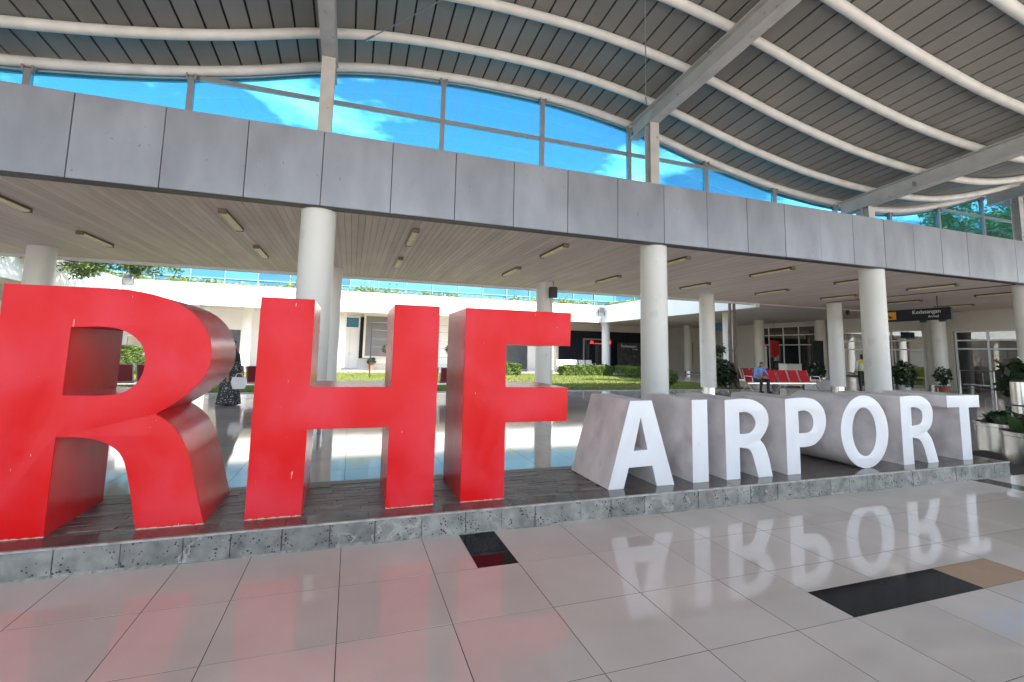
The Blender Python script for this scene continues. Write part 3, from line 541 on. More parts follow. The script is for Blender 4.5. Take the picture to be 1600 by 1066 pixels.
for xc in CX[:-1]+[CX[-1]]:
    zf = lambda y: roof_z(xc, y)-0.47
    bo = ibeam(xc, Y0R+0.3, 9.86, zf, 0.25, 0.40).build('beam', M['white_metal'], roof)
    zt = zf(9.1)
    mb = MB().box(xc-0.12, xc+0.12, 8.985, 9.005, 5.10, zt-0.002).box(xc-0.12, xc+0.12, 9.195, 9.215, 5.10, zt-0.002).box(xc-0.012, xc+0.012, 9.006, 9.194, 5.10, zt-0.002)
    po = mb.build('post', M['white_metal'], roof)
    MB().box(xc-0.15, xc+0.15, 8.95, 9.25, 5.101, 5.125).build('base_plate', M['white_metal'], po)
    MB().box(xc-0.005, xc+0.005, 9.22, 9.42, zt-0.22, zt-0.003).build('gusset', M['white_metal'], bo)
def rod(a, b_):
    o = MB().tube([a, b_], 0.011, 6).build('tie_rod', M['silver'], roof)
    d = (Vector(b_)-Vector(a)).normalized()
    MB().tube([Vector(a)-d*.02, Vector(a)+d*0.22], 0.024, 8).build('turnbuckle', M['silver'], o)
rod((-0.05, 9.0, roof_z(-.05, 9)-0.11), (2.7, 5.9, roof_z(2.7, 5.9)-0.25))
rod((6.28, 9.0, roof_z(6.28, 9)-0.10), (2.95, 4.2, roof_z(2.95, 4.2)-0.1))

# clerestory glazing between the walkway roof and the wave roof
gl = thing('clerestory_glazing', (6.5, 10, 5.1), 'blue tinted glazing in grey frames between silver fascia and wave roof', 'window')
ZR = 6.575
MXs = [-0.75+2.4*k for k in range(-10, 16)]
for x in MXs:
    if abs((x+0.75) % 7.2) < 0.1: continue
    mo = MB().box(x-0.05, x+0.05, 9.95, 10.05, 5.10, g(x)-0.13).build('mullion', M['mullion'], gl)
    for xa in (x-0.085, x+0.052): MB().box(xa, xa+0.033, 9.93, 10.07, g(x)-0.20, g(x)-0.08).build('clip', M['mullion'], mo)
for i in range(len(MXs)-1):
    a, b_ = MXs[i]+0.052, MXs[i+1]-0.052; n = 12; q = [a+(b_-a)*k/n for k in range(n+1)]; tp = [g(x)-0.15 for x in q]
    lo = [(x, min(ZR-0.045, t)) for x, t in zip(q, tp)]
    MB().prism([(a, 5.105), (b_, 5.105)]+lo[::-1], 'y', 9.994, 10.004).build('pane', M['glass_blue'], gl)
    run = [(x, t) for x, t in zip(q, tp) if t > ZR+0.06]
    if len(run) >= 2:
        MB().prism([(run[0][0], ZR+0.042), (run[-1][0], ZR+0.042)]+run[::-1], 'y', 9.994, 10.004).build('pane', M['glass_blue'], gl)
    rr = [x for x, t in zip(q, tp) if t > ZR+0.02]
    if len(rr) >= 2: MB().box(rr[0]-(0.0 if rr[0] == a else 0.1), rr[-1], 9.96, 10.04, ZR-0.04, ZR+0.04).build('rail', M['mullion'], gl)

# ------------------------------------------------------------------ courtyard: lawn, wings, far building
MB().box(-12.1, 17.9, 17.3, 31.2, -0.2, 0.0).build('lawn', M['lawn'], kind='structure')
MB().box(-12.1, 17.9, 17.0, 17.3, -0.2, 0.012).build('lawn_kerb', M['grey_wall'], kind='structure')
def blades(name, n, box, hgt, mat_, clump=1.0):
    v = np.empty((n, 3, 3)); rs = np.random.RandomState(3)
    bx_ = rs.uniform(box[0], box[1], n); by = box[2]+(box[3]-box[2])*rs.uniform(0, 1, n)**1.3; a = rs.uniform(0, 2*PI, n); h = hgt*rs.uniform(0.5, 1.2, n); ww = rs.uniform(0.012, 0.03, n)
    v[:, 0] = np.c_[bx_-np.cos(a)*ww, by-np.sin(a)*ww, np.zeros(n)]; v[:, 1] = np.c_[bx_+np.cos(a)*ww, by+np.sin(a)*ww, np.zeros(n)]
    v[:, 2] = np.c_[bx_+rs.normal(0, .03, n), by+rs.normal(0, .03, n), h]
    me = bpy.data.meshes.new(name); me.from_pydata(v.reshape(-1, 3).tolist(), [], np.arange(3*n).reshape(-1, 3).tolist()); me.materials.append(mat_)
    o = bpy.data.objects.new(name, me); COL.objects.link(o); return o
tag(blades('grass', 90000, (-12, 17.8, 17.35, 31.1), 0.07, M['grass']), 'short green grass covering the courtyard lawn', 'grass', kind='stuff')
cb_ = thing('courtyard_building', (3, 33, 0), 'white building round the lawn with plain white fascia band and shaded arcade', 'building')
MB().box(-12.1, 17.9, 31.2, 31.36, 3.81, 5.08).build('fascia', M['white'], cb_)
MB().box(17.9, 18.06, 17.06, 31.36, 3.81, 5.08).build('fascia', M['white'], cb_)
MB().box(-12.26, -12.1, 17.25, 31.36, 3.81, 5.08).build('fascia', M['white'], cb_)
MB().box(-30, 29.2, 31.37, 37, 4.1, 4.95).box(18.07, 29.2, 17.26, 31.36, 4.1, 4.95).box(-30, -12.27, 17.26, 31.36, 4.1, 4.95).build('roof', M['grey_wall'], cb_)
MB().box(-30, 29, 31.37, 37, 3.93, 4.0).box(18.07, 29, 17.07, 31.36, 3.931, 4.0).box(-30, -12.27, 17.26, 31.36, 3.932, 4.0).build('soffit', M['beige'], cb_)
def wall_y(parent, y0, y1, spans, m, z1=3.93):
    for a, b_, z0, zz in spans: MB().box(a, b_, y0, y1, z0, zz).build('wall', M[m], parent)
wall_y(cb_, 35.5, 35.7, [(-30, -13.4, 0, 3.93), (-13.4, -12.2, 2.1, 3.93), (-12.2, -8.6, 0, 3.93), (-8.6, -6.7, 2.58, 3.93), (-6.7, -0.78, 0, 3.93), (-0.78, 0.5, 3.78, 3.93), (0.5, 11.3, 0, 3.93), (11.3, 13.45, 2.3, 3.93), (13.45, 14.6, 0, 3.93)], 'white')
wall_y(cb_, 35.5, 35.7, [(14.6, 24.0, 3.35, 3.93), (24, 29, 0, 3.93)], 'cream')
MB().box(-30, 29, 38.5, 38.7, 0, 3.93).build('rear_wall', M['grey_wall'], cb_)
for a, b_ in ((14.6, 16.1), (16.12, 17.2), (17.22, 18.3), (20.95, 22.3), (22.32, 24.0)): MB().box(a, b_, 35.42, 35.5, 0.05, 3.35).build('cladding_panel', M['navy'], cb_)
MB().box(18.3, 20.95, 35.42, 35.5, 2.75, 3.35).build('cladding_panel', M['navy'], cb_)
fr = MB().box(18.3, 18.42, 35.36, 35.46, 0.05, 2.74).box(20.83, 20.95, 35.36, 35.46, 0.05, 2.74).box(18.42, 20.83, 35.36, 35.46, 2.62, 2.74).build('door', M['mullion'], cb_)
MB().box(18.43, 20.82, 35.40, 35.41, 0.06, 2.61).build('pane', M['glass_dark'], fr)
# white double door with blue transom
dr = MB().box(-0.77, -0.70, 35.42, 35.6, 0.05, 3.77).box(0.42, 0.49, 35.42, 35.6, 0.05, 3.77).box(-0.70, 0.42, 35.42, 35.6, 2.93, 3.0).box(-0.70, 0.42, 35.42, 35.6, 3.70, 3.77).build('door', M['white'], cb_)
for a in (-0.695, -0.135): MB().cbox(a, a+0.55, 35.47, 35.52, 0.06, 2.92, 0.01).build('leaf', M['white'], dr)
MB().box(-0.69, 0.41, 35.5, 35.51, 3.01, 3.69).build('pane', M['curtain'], dr)
for a in (-0.20, -0.07): MB().box(a, a+0.03, 35.44, 35.46, 1.0, 1.25).build('handle', M['steel'], dr)
MB().box(0.52, 1.0, 35.44, 35.499, 0.8, 3.75).build('window', M['navy'], cb_)
wd = MB().box(-13.4, -13.25, 35.42, 35.6, 0.05, 2.09).box(-12.35, -12.2, 35.42, 35.6, 0.05, 2.09).box(-13.25, -12.35, 35.42, 35.6, 1.95, 2.09).build('window', M['white'], cb_)
MB().box(-13.24, -12.36, 35.5, 35.51, 0.06, 1.94).build('pane', M['glass_dark'], wd)
wd = MB().box(4.0, 4.12, 35.42, 35.499, 0.9, 3.7).box(5.3, 5.42, 35.42, 35.499, 0.9, 3.7).box(4.12, 5.3, 35.42, 35.499, 2.95, 3.05).box(4.12, 5.3, 35.42, 35.499, 3.6, 3.7).build('window', M['white'], cb_)
MB().box(4.13, 5.29, 35.47, 35.48, 3.06, 3.59).build('pane', M['curtain'], wd)
for x, y, m in ((-8.2, 31.75, 'cream'), (-6.35, 33.6, 'white'), (-0.69, 33.0, 'white'), (6.5, 31.75, 'white'), (13.7, 31.75, 'white'), (18.35, 31.75, 'white'), (15.4, 34.6, 'cream'), (20.0, 21.1, 'column'), (25.8, 31.6, 'cream'), (25.8, 24.5, 'cream'), (-12.8, 24, 'cream')):
    column(x, y, 0.30, 3.93, cb_, m)
# planting spilling over the roof edge
def leaf_mesh(name, pts, size, mat_, seed=1, aspect=0.55, up_=0.3):
    rs = np.random.RandomState(seed); n = len(pts); P_ = np.array(pts)
    a = rs.normal(size=(n, 3)); a[:, 2] *= 0.6; a /= np.linalg.norm(a, axis=1)[:, None]+1e-9
    u = rs.normal(size=(n, 3)); u[:, 2] += up_; b_ = np.cross(a, u); b_ /= np.linalg.norm(b_, axis=1)[:, None]+1e-9
    sz = (size*rs.uniform(0.6, 1.3, n))[:, None]
    v = np.stack([P_-a*sz, P_+b_*sz*aspect*0.8, P_+a*sz, P_-b_*sz*aspect*0.8], 1)
    me = bpy.data.meshes.new(name); me.from_pydata(v.reshape(-1, 3).tolist(), [], np.arange(4*n).reshape(-1, 4).tolist()); me.materials.append(mat_); return me
rs = np.random.RandomState(11); pts = []
for k in range(9000):
    x = rs.uniform(-12.3, 18.2); d = 0.5+0.5*math.sin(x*1.3)+0.6*math.sin(x*0.47+1)+0.4*math.sin(x*3.1)
    if rs.rand() < 0.18+0.35*max(0, d): pts.append((x, 31.25+rs.gamma(2, .16), 5.06+abs(rs.normal(0, 0.11+0.07*max(0, d)))))
for k in range(1400): y = rs.uniform(25, 31.3); pts.append((18.0+rs.gamma(2, .12), y, 5.07+abs(rs.normal(0, .10))*(y-24)/6))
for k in range(1800): y = rs.uniform(20, 31.3); pts.append((-12.2-rs.gamma(2, .16), y, 5.08+abs(rs.normal(0, .16))))
o = bpy.data.objects.new('roof_planting', leaf_mesh('roof_planting', pts, 0.10, M['leaf_roof'], 5)); COL.objects.link(o); tag(o, 'bright green planting along the top of the white fascia', 'planting', kind='stuff')
def flood(loc, d, label):
    t = thing('floodlight', loc, label, 'floodlight', 'floodlights on the white fascia corners'); x, y, z = loc
    MB().cbox(x-0.24, x+0.24, y-0.12, y+0.08, z-0.02, z+0.36, 0.03).build('housing', M['mullion'], t)
    MB().box(x-0.20, x+0.20, y-0.135, y-0.122, z+0.03, z+0.31).build('lens', M['glass_clear'], t)
    MB().box(x-0.27, x-0.245, y-0.04, y+0.02, z-0.25, z+0.2).box(x+0.245, x+0.27, y-0.04, y+0.02, z-0.25, z+0.2).box(x-0.27, x+0.27, y-0.04, y+0.02, z-0.28, z-0.251).build('bracket', M['dark'], t)
    MB().tube([(x, y-0.01, z-0.28), (x, y-0.01, z-1.0), (x, y+0.12, z-1.05)], 0.03, 8).build('arm', M['mullion'], t)
flood((17.55, 31.0, 4.62), 1, 'floodlight at the right corner of the far white fascia')
flood((-11.8, 31.0, 5.02), 1, 'floodlight at the left corner of the far white fascia')

# blue curtain-wall block behind
gb = thing('glass_office_block', (5, 46, 0), 'long blue glass office block rising behind the planted white fascia', 'building')
MB().box(-45, 62, 44.2, 56, 0, 11.8).build('block', M['navy'], gb)
MB().box(-45, 62, 44.0, 56.2, 11.8, 12.2).build('parapet', M['curtain_frame'], gb)
pw = 2.45; pn = MB().box(0.05, pw-0.05, 0, 0.05, 0.04, 0.86).mesh('pane', M['curtain'])
for k in range(-12, 19):
    for r in range(5):
        o = place('pane', pn, gb, (-0.4+pw*k, 44.1+rnd.uniform(-.012, .012), 5.2+0.92*r)); o.rotation_euler = (rnd.uniform(-.01, .01), 0, rnd.uniform(-.012, .012))
mb = MB()
for k in range(-12, 20): mb.box(-0.44+pw*k, -0.36+pw*k, 44.0, 44.14, 0, 11.8)
mb.build('vertical_frames', M['curtain_frame'], gb)
mb = MB()
for r in range(13): mb.box(-45, 62, 44.03, 44.13, 0.6+0.92*r-0.05, 0.6+0.92*r+0.03)
mb.build('horizontal_frames', M['curtain_frame'], gb)
MB().box(-45, 62, 44.05, 44.12, 0, 5.2).box(-45, 62, 44.05, 44.12, 9.8, 11.8).build('glazing_band', M['curtain'], gb)

# ------------------------------------------------------------------ terminal front on the right
tm = thing('terminal_front', (29.2, 20, 0), 'terminal front with large dark windows in white frames under the soffit', 'building')
def wall_x(spans, m='cream'):
    for y0, y1, z0, z1 in spans: MB().box(29.0, 29.2, y0, y1, z0, z1).build('wall', M[m], tm)
wall_x([(28.0, 35.5, 0, 3.93), (23.0, 28.0, 3.66, 3.93), (21.6, 23.0, 0, 3.93), (16.8, 21.6, 3.12, 3.99), (15.5, 16.8, 0, 3.99), (8.0, 15.5, 2.98, 3.99)])
def window_x(y0, y1, z0, zs, n, gm='glass_dark'):
    ys = [y0+(y1-y0)*k/n for k in range(n+1)]; mb = MB(); f = 0.035
    for y in ys: mb.box(29.03, 29.12, y-f, y+f, z0, zs[-1])
    for z in zs: mb.box(29.04, 29.11, y0+f, y1-f, z-f, z+f)
    fo = mb.build('window', M['white'], tm); zz = [z0]+list(zs)
    for k in range(n):
        for r in range(len(zz)-1): MB().box(29.07, 29.078, ys[k]+f, ys[k+1]-f, zz[r]+(f if r else 0), zz[r+1]-f).build('pane', M[gm], fo)
window_x(23.05, 27.95, 0.0, (2.37, 3.06, 3.64), 4)
window_x(16.85, 21.55, 0.0, (2.05, 2.55, 3.10), 3)
window_x(9.0, 15.4, 0.0, (2.10, 2.52, 2.96), 5, 'glass_clear')
MB().box(29.2, 38, 8, 35.5, 3.9, 4.0).build('ceiling', M['beige'], tm); MB().box(29.2, 29.4, 8.0, 35.5, 4.0, 5.0).box(29.2, 38.2, 8.0, 35.5, 5.0, 5.1).build('roof', M['grey_wall'], tm)
MB().box(38, 38.2, 8, 35.5, 0, 4.99).build('rear_wall', M['grey_wall'], tm); MB().box(29.2, 38, 35.3, 35.49, 0, 3.89).box(29.2, 38, 8, 8.2, 0, 3.89).box(29.25, 38, 22.2, 22.35, 0, 3.89).build('partition', M['grey_wall'], tm)
MB().box(37.9, 37.99, 15.8, 19.5, 0.3, 3.0).build('pink_display_wall', mat('pink_wall', (0.62, 0.30, 0.33), 0.6), tm)
MB().box(37.88, 37.99, 9.2, 13.2, 2.2, 2.7).build('counter_sign_band', M['white'], tm); MB().box(37.86, 37.88, 9.2, 13.2, 2.63, 2.7).box(37.86, 37.88, 9.2, 13.2, 2.2, 2.27).build('red_stripe', M['red_board'], tm)
for k, (y, m) in enumerate(((10.2, 'charcoal'), (12.2, 'pot_white'), (14.2, 'charcoal'))): MB().cbox(32.5, 33.3, y-0.7, y+0.7, 0, 1.05, 0.02).build('counter', M[m], tm)
column(28.55, 22.3, 0.32, 3.93, tm, 'cream'); column(28.55, 16.1, 0.32, 3.99, tm, 'cream')
# handrail before the right windows
hr = thing('handrail', (28.2, 14, 0), 'low grey metal barrier before the right terminal windows', 'barrier')
for y in (12.3, 13.6, 14.9): MB().tube([(28.2, y, 0), (28.2, y, 1.05)], 0.028, 8).build('post', M['steel'], hr)
MB().tube([(28.2, 12.3, 1.05), (28.2, 14.9, 1.05)], 0.03, 8).build('rail', M['steel'], hr)
MB().tube([(28.2, 12.3, 0.2), (28.2, 14.9, 0.2)], 0.02, 8).build('rail', M['steel'], hr)

# ------------------------------------------------------------------ signs
def text_mesh(body, size, ext=0.004):
    cu = bpy.data.curves.new('t', 'FONT'); cu.body = body; cu.size = size; cu.extrude = ext; cu.align_x = 'LEFT'
    ob = bpy.data.objects.new('t', cu); COL.objects.link(ob); dg = bpy.context.evaluated_depsgraph_get()
    me = bpy.data.meshes.new_from_object(ob.evaluated_get(dg)); bpy.data.objects.remove(ob); me.materials.clear(); me.materials.append(M['sign_text']); return me
def put_text(name, body, size, parent, loc, facing):
    me = text_mesh(body, size); me.transform(Matrix.Rotation(PI/2, 4, 'X'))
    if facing == '-x': me.transform(Matrix.Rotation(-PI/2, 4, 'Z'))
    return place(name, me, parent, loc)
hs = thing('hanging_sign', (21.5, 13, 3.5), 'navy hanging direction sign with orange pictogram and the word Kedatangan', 'sign')
MB().cbox(21.44, 21.56, 11.45, 14.6, 3.07, 3.54, 0.012).build('board', M['navy'], hs)
ic = MB().box(21.425, 21.438, 13.35, 13.72, 3.15, 3.47).build('pictogram', M['orange'], hs)
MB().prism([(13.45, 3.22), (13.62, 3.33), (13.66, 3.30), (13.60, 3.25), (13.64, 3.20)], 'x', 21.42, 21.424).build('plane_symbol', M['charcoal'], ic)
put_text('lettering', 'Kedatangan', 0.21, hs, (21.432, 12.75, 3.34), '-x'); put_text('lettering', 'Arrival', 0.13, hs, (21.432, 12.2, 3.17), '-x')
for y in (11.9, 14.2): MB().tube([(21.5, y, 3.54), (21.5, y, 3.998)], 0.02, 8).build('hanger', M['dark'], hs)
for y in (11.75, 12.4): MB().cbox(21.44, 21.56, y-0.12, y+0.12, 2.99, 3.065, 0.01).build('sensor_box', M['dark'], hs)
ab = thing('arrivals_board', (21.9, 34, 0), 'tall black standing board lettered Kedatangan with faint floral print', 'sign')
MB().cbox(20.75, 23.0, 33.95, 34.03, 0.05, 2.42, 0.01).build('board', mat('black_floral_print', (0.03, 0.03, 0.032), 0.4, nscale=3.2, namt=0.9, coords='World', stain=(0.11, 0.11, 0.09), sscale=2.6, sthr=0.60), ab)
put_text('lettering', 'Kedatangan', 0.30, ab, (21.05, 33.945, 2.05), '-y'); put_text('lettering', 'Arrival', 0.17, ab, (22.15, 33.945, 1.84), '-y')
for x in (20.8, 22.9): MB().box(x, x+0.06, 33.86, 34.2, 0, 0.05).build('foot', M['dark'], ab)
ls = thing('lit_sign', (19.9, 35.3, 2.4), 'glowing red sign strip above the glass door', 'sign')
MB().cbox(18.8, 20.85, 35.2, 35.34, 2.28, 2.58, 0.01).build('case', M['charcoal'], ls)
rg = emit('red_led', (1.0, 0.015, 0.012), 1.2)
MB().box(20.15, 20.82, 35.19, 35.199, 2.31, 2.56).build('red_panel', rg, ls); MB().prism([(18.85, 2.31), (19.2, 2.31), (19.12, 2.5), (19.0, 2.55), (18.9, 2.48)], 'y', 35.19, 35.199).build('emblem', rg, ls)
MB().box(19.3, 20.1, 35.19, 35.199, 2.31, 2.34).build('red_line', rg, ls)
nb = thing('notice_board', (1.95, 34.6, 0), 'cream framed grey notice board by the white double door', 'notice board')
MB().box(0.83, 3.05, 34.62, 34.66, 0.95, 3.85).build('panel', mat('grey_mesh_panel', (0.17, 0.165, 0.165), 0.6, nscale=1.5, namt=0.15, coords='World'), nb)
MB().box(0.75, 0.9, 34.58, 34.70, 0.85, 3.95).box(2.98, 3.13, 34.58, 34.70, 0.85, 3.95).box(0.9, 2.98, 34.58, 34.70, 0.85, 1.0).box(0.9, 2.98, 34.58, 34.70, 3.8, 3.95).build('frame', M['cream'], nb)
MB().box(1.5, 2.4, 34.5, 34.75, 0, 0.84).build('plinth', M['cream'], nb)
rb = thing('hanging_board', (27, 24.4, 2.6), 'red many-sided board hanging before the terminal window', 'sign')
MB().prism([(27.0-.30, 2.62), (27.3, 2.55), (27.32, 1.75), (27.0, 1.48), (26.68, 1.50)], 'y', 24.3, 24.5).build('board', M['red_board'], rb)
MB().tube([(27, 24.4, 2.6), (27, 24.4, 3.93)], 0.012, 6).build('hanger', M['dark'], rb)
pb = thing('poster_panel', (28.8, 27.2, 0), 'bright white poster panel standing inside by the terminal window', 'poster')
MB().cbox(28.80, 28.86, 26.75, 27.75, 0.6, 2.25, 0.01).build('panel', M['white'], pb); MB().box(28.80, 28.86, 26.7, 27.8, 0, 0.59).build('stand', M['grey_wall'], pb)
bs = thing('hanging_sign', (20.9, 22.5, 3.4), 'small blue hanging sign beside the inner white column', 'sign')
MB().cbox(20.2, 21.6, 22.5, 22.56, 3.0, 3.45, 0.01).build('board', mat('blue_sign', (0.04, 0.14, 0.32), 0.4), bs); MB().tube([(20.9, 22.53, 3.45), (20.9, 22.53, 3.93)], 0.015, 6).build('hanger', M['dark'], bs)
yb = thing('banner', (26.9, 32.6, 0), 'narrow yellow banner standing at the cream column', 'banner')
MB().box(26.72, 27.12, 32.58, 32.60, 0.75, 2.55).build('cloth', M['yellow'], yb); MB().tube([(26.92, 32.62, 0.03), (26.92, 32.62, 2.6)], 0.012, 6).build('pole', M['steel'], yb); MB().box(26.7, 27.14, 32.45, 32.75, 0, 0.03).build('foot', M['dark'], yb)
td = thing('display_totem', (26.9, 21.2, 0), 'tall black display panel standing beside the terminal column', 'display')
MB().cbox(26.45, 27.35, 21.2, 21.28, 0.75, 2.55, 0.01).build('screen', M['charcoal'], td); MB().box(26.86, 26.94, 21.22, 21.26, 0.05, 0.75).build('stem', M['dark'], td); MB().box(26.6, 27.2, 21.0, 21.5, 0, 0.05).build('base', M['dark'], td)
# speaker on a rear column, camera on another
spk = thing('wall_speaker', (6.62, 15.2, 3.7), 'small black loudspeaker hung beside the rear column top', 'speaker')
MB().cbox(6.52, 6.78, 15.05, 15.25, 3.42, 3.80, 0.02).build('cabinet', M['dark'], spk); MB().tube([(6.65, 15.15, 3.80), (6.65, 15.15, 3.998)], 0.015, 6).build('bracket', M['mullion'], spk)
cc = thing('security_camera', (21.2, 15.35, 3.6), 'small black dome camera on the column near the navy sign', 'camera')
MB().tube([(21.05, 15.42, 3.72), (21.35, 15.3, 3.72)], 0.03, 8).build('arm', M['white_metal'], cc); MB().ell((21.36, 15.3, 3.6), (0.09, 0.09, 0.12), 8).build('dome', M['dark'], cc, smooth=True)

# ------------------------------------------------------------------ seating
def bench(name, loc, rz, seats, label, seat_m, group, legs=True, solid=False):
    t = thing(name, loc, label, 'bench', group, rz); w_ = 0.60; L0 = -seats*w_/2
    MB().box(L0-0.05, -L0+0.05, -0.03, 0.03, 0.33, 0.39).build('beam', M['silver'], t, local=True)
    for i in range(seats):
        x0, x1 = L0+i*w_+0.04, L0+(i+1)*w_-0.04
        so = MB().prism([(-0.30, 0.435), (-0.27, 0.455), (0.15, 0.40), (0.19, 0.42), (0.18, 0.40), (0.15, 0.385), (-0.27, 0.437), (-0.30, 0.415)], 'x', x0, x1).build('seat', M[seat_m], t, local=True)
        MB().prism([(0.19, 0.44), (0.36, 0.92), (0.385, 0.91), (0.215, 0.432)], 'x', x0+0.015, x1-0.015).build('backrest', M[seat_m], t, local=True)
        for xa in (x0-0.014, x1-0.008): MB().prism([(0.175, 0.415), (0.19, 0.41), (0.40, 0.94), (0.385, 0.95)], 'x', xa, xa+0.022).build('back_frame', M['silver'], t, local=True)
    for x in ([L0-0.02, L0+seats*w_*0.5, -L0+0.02]):
        MB().tube([(x, -0.30, 0.02), (x, -0.12, 0.20), (x, 0, 0.34), (x, 0.14, 0.20), (x, 0.34, 0.02)], 0.022, 8).build('leg', M['silver'], t, local=True)
    for x in (L0-0.02, -L0+0.02):
        MB().tube([(x, 0.20, 0.42), (x, 0.22, 0.66), (x, -0.24, 0.66), (x, -0.28, 0.42)], 0.017, 8).build('armrest', M['silver'], t, local=True)
    return t
gbn = 'waiting benches'
bench('waiting_bench', (18.0, 15.95, 0), math.radians(-3), 6, 'long red perforated bench with the man in blue sitting on it', 'red_seat', gbn)
bench('waiting_bench', (18.6, 18.3, 0), math.radians(-3), 5, 'red bench row behind the bench with the seated man', 'maroon_seat', gbn)
bench('waiting_bench', (-2.35, 16.2, 0), PI, 4, 'dark red bench seen from behind, next to the woman in patterned dress', 'maroon_seat', gbn)
bench('waiting_bench', (2.55, 16.2, 0), PI, 3, 'dark red bench seen from behind in the gap between letters H and F', 'maroon_seat', gbn)
bench('waiting_bench', (16.2, 32.4, 0.05), 0, 5, 'pale bench row under the far arcade behind the hedge', 'pot_white', gbn)
bench('waiting_bench', (-5.85, 16.6, 0), PI+0.1, 2, 'dark bench seen through the hole of the red R', 'maroon_seat', gbn)

# ------------------------------------------------------------------ plants
def ellipsoid_pts(cn_, r, n, rs, hollow=0.5):
    d = rs.normal(size=(n, 3)); d /= np.linalg.norm(d, axis=1)[:, None]; q = rs.uniform(hollow**3, 1, n)**(1/3)
    return (np.array(cn_)+d*q[:, None]*np.array(r)).tolist()
def hedge(loc, sx, sy, h, label, seed, m='leaf_hedge'):
    rs = np.random.RandomState(seed); n = int(900*(sx*sy+2*h*(sx+sy))); pts = []
    for k in range(n):
        f = rs.rand(); x, y, z = rs.uniform(-sx/2, sx/2), rs.uniform(-sy/2, sy/2), rs.uniform(0.02, h)
        if f < 0.4: y = -sy/2+abs(rs.normal(0, .04))
        elif f < 0.7: z = h-abs(rs.normal(0, .04))
        elif f < 0.85: x = rs.choice([-1, 1])*(sx/2-abs(rs.normal(0, .04)))
        bump = 0.05*math.sin(x*5+seed)+0.04*math.sin(x*11+z*7)
        pts.append((x, y+bump, z+bump*(z/h)))
    t = thing('hedge', loc, label, 'hedge', 'clipped hedges on the lawn')
    o = bpy.data.objects.new('foliage', leaf_mesh('foliage', pts, 0.055, M[m], seed)); COL.objects.link(o); o.parent = t
    mb = MB()
    for k in range(int(sx/0.25)+1): mb.tube([(-sx/2+0.1+k*0.25, 0, 0), (-sx/2+0.1+k*0.25, 0.03, h*0.8)], [0.015, 0.008], 5)
    mb.build('stems', M['trunk'], t, local=True)
    return t
hedge((15.0, 28.6, 0), 3.7, 0.8, 0.68, 'long bright clipped hedge behind the red F and the middle column', 1)
hedge((17.2, 26.6, 0), 0.9, 2.6, 0.66, 'darker hedge in the shade of the right wing', 2)
hedge((9.75, 28.6, 0), 1.0, 0.7, 0.76, 'short bright bush seen through the upper gap of the red F', 3)
hedge((-10.2, 28.4, 0), 1.9, 0.9, 1.36, 'tall bright hedge seen through the hole of the red R', 4)
def tree(name, loc, h, stems, crown, n, size, label, m='leaf', seed=1, group=None, r0=0.12):
    rs = np.random.RandomState(seed); t = thing(name, loc, label, 'tree', group); mb = MB(); pts = []
    tops = []
    for (dx, dy, lean) in stems:
        p = [Vector((dx, dy, 0))]; cur = Vector((dx, dy, 0))
        for k in range(7): cur = cur+Vector((lean[0]*h/7+rs.normal(0, .03), lean[1]*h/7+rs.normal(0, .03), h/7)); p.append(cur.copy())
        mb.tube(p, [r0*(1.25 if k == 0 else 1-0.08*k) for k in range(8)], 9); tops.append(p)
    for (cx, cy, cz, rx, ry, rz) in crown:
        st = tops[rs.randint(len(tops))]; b0 = st[-1-rs.randint(3)]; e = Vector((cx, cy, cz)); mid = (b0+e)/2+Vector((0, 0, 0.25))
        mb.tube([b0, mid, e], [r0*.5, r0*.3, r0*.1], 6)
        for k in range(4):
            q = e+Vector((rs.normal(0, rx*.5), rs.normal(0, ry*.5), rs.normal(0, rz*.5))); mb.tube([mid, q], [r0*.16, r0*.05], 4)
        for k in range(max(3, int(n/60))):     # twig clumps inside the crown
            q = np.array(ellipsoid_pts((cx, cy, cz), (rx, ry, rz), 1, rs, 0.3)[0])
            pts += (q+rs.normal(0, size*2.0, (60, 3))*np.array([1, 1, .6])).tolist()
    o = mb.build('trunk', M['trunk'], t, local=True, smooth=True)
    me = leaf_mesh('crown', pts, size, M[m], seed, 0.5); o = bpy.data.objects.new('crown', me); COL.objects.link(o); o.parent = t
    return t
def blob(cx, cy, cz, R, k, rs, r): return [(cx+rs.normal(0, R*.5), cy+rs.normal(0, R*.5), cz+rs.normal(0, R*.28), r*rs.uniform(.7, 1.2), r*rs.uniform(.7, 1.2), r*.55*rs.uniform(.7, 1.2)) for i in range(k)]
rs = np.random.RandomState(21)
tree('courtyard_tree', (-11.6, 22.9, 0), 6.2, [(0, 0, (0.0, 0.0))], blob(1.2, 1.0, 7.2, 2.8, 14, rs, 1.15)+[(1.3, 3.0, 5.05, 1.3, 1.2, .36), (2.5, 3.4, 5.15, 1.2, 1.0, .32), (0.4, 2.0, 5.0, .8, .9, .4), (0.9, 1.2, 4.55, .55, .6, .25), (-0.2, -1.2, 4.9, .8, 1.2, .4)], 900, 0.085, 'feathery tree hanging over the left white fascia', 'leaf', 31)
tree('courtyard_tree', (17.25, 17.75, 0), 6.0, [(0, 0, (-0.01, 0)), (-0.28, 0.05, (-0.005, 0.0))], blob(0, .8, 6.8, 1.6, 9, rs, 0.9), 500, 0.10, 'slim twin-stemmed tree at the corner by the right wing', 'leaf', 32, r0=0.11)
tree('garden_tree', (46.5, 21.5, 0), 9.0, [(0, 0, (0, 0))], blob(0, 0, 11.0, 4.6, 20, rs, 1.4), 900, 0.17, 'broad green tree beyond the terminal, seen through the right glazing', 'leaf_bright', 33, r0=0.25)
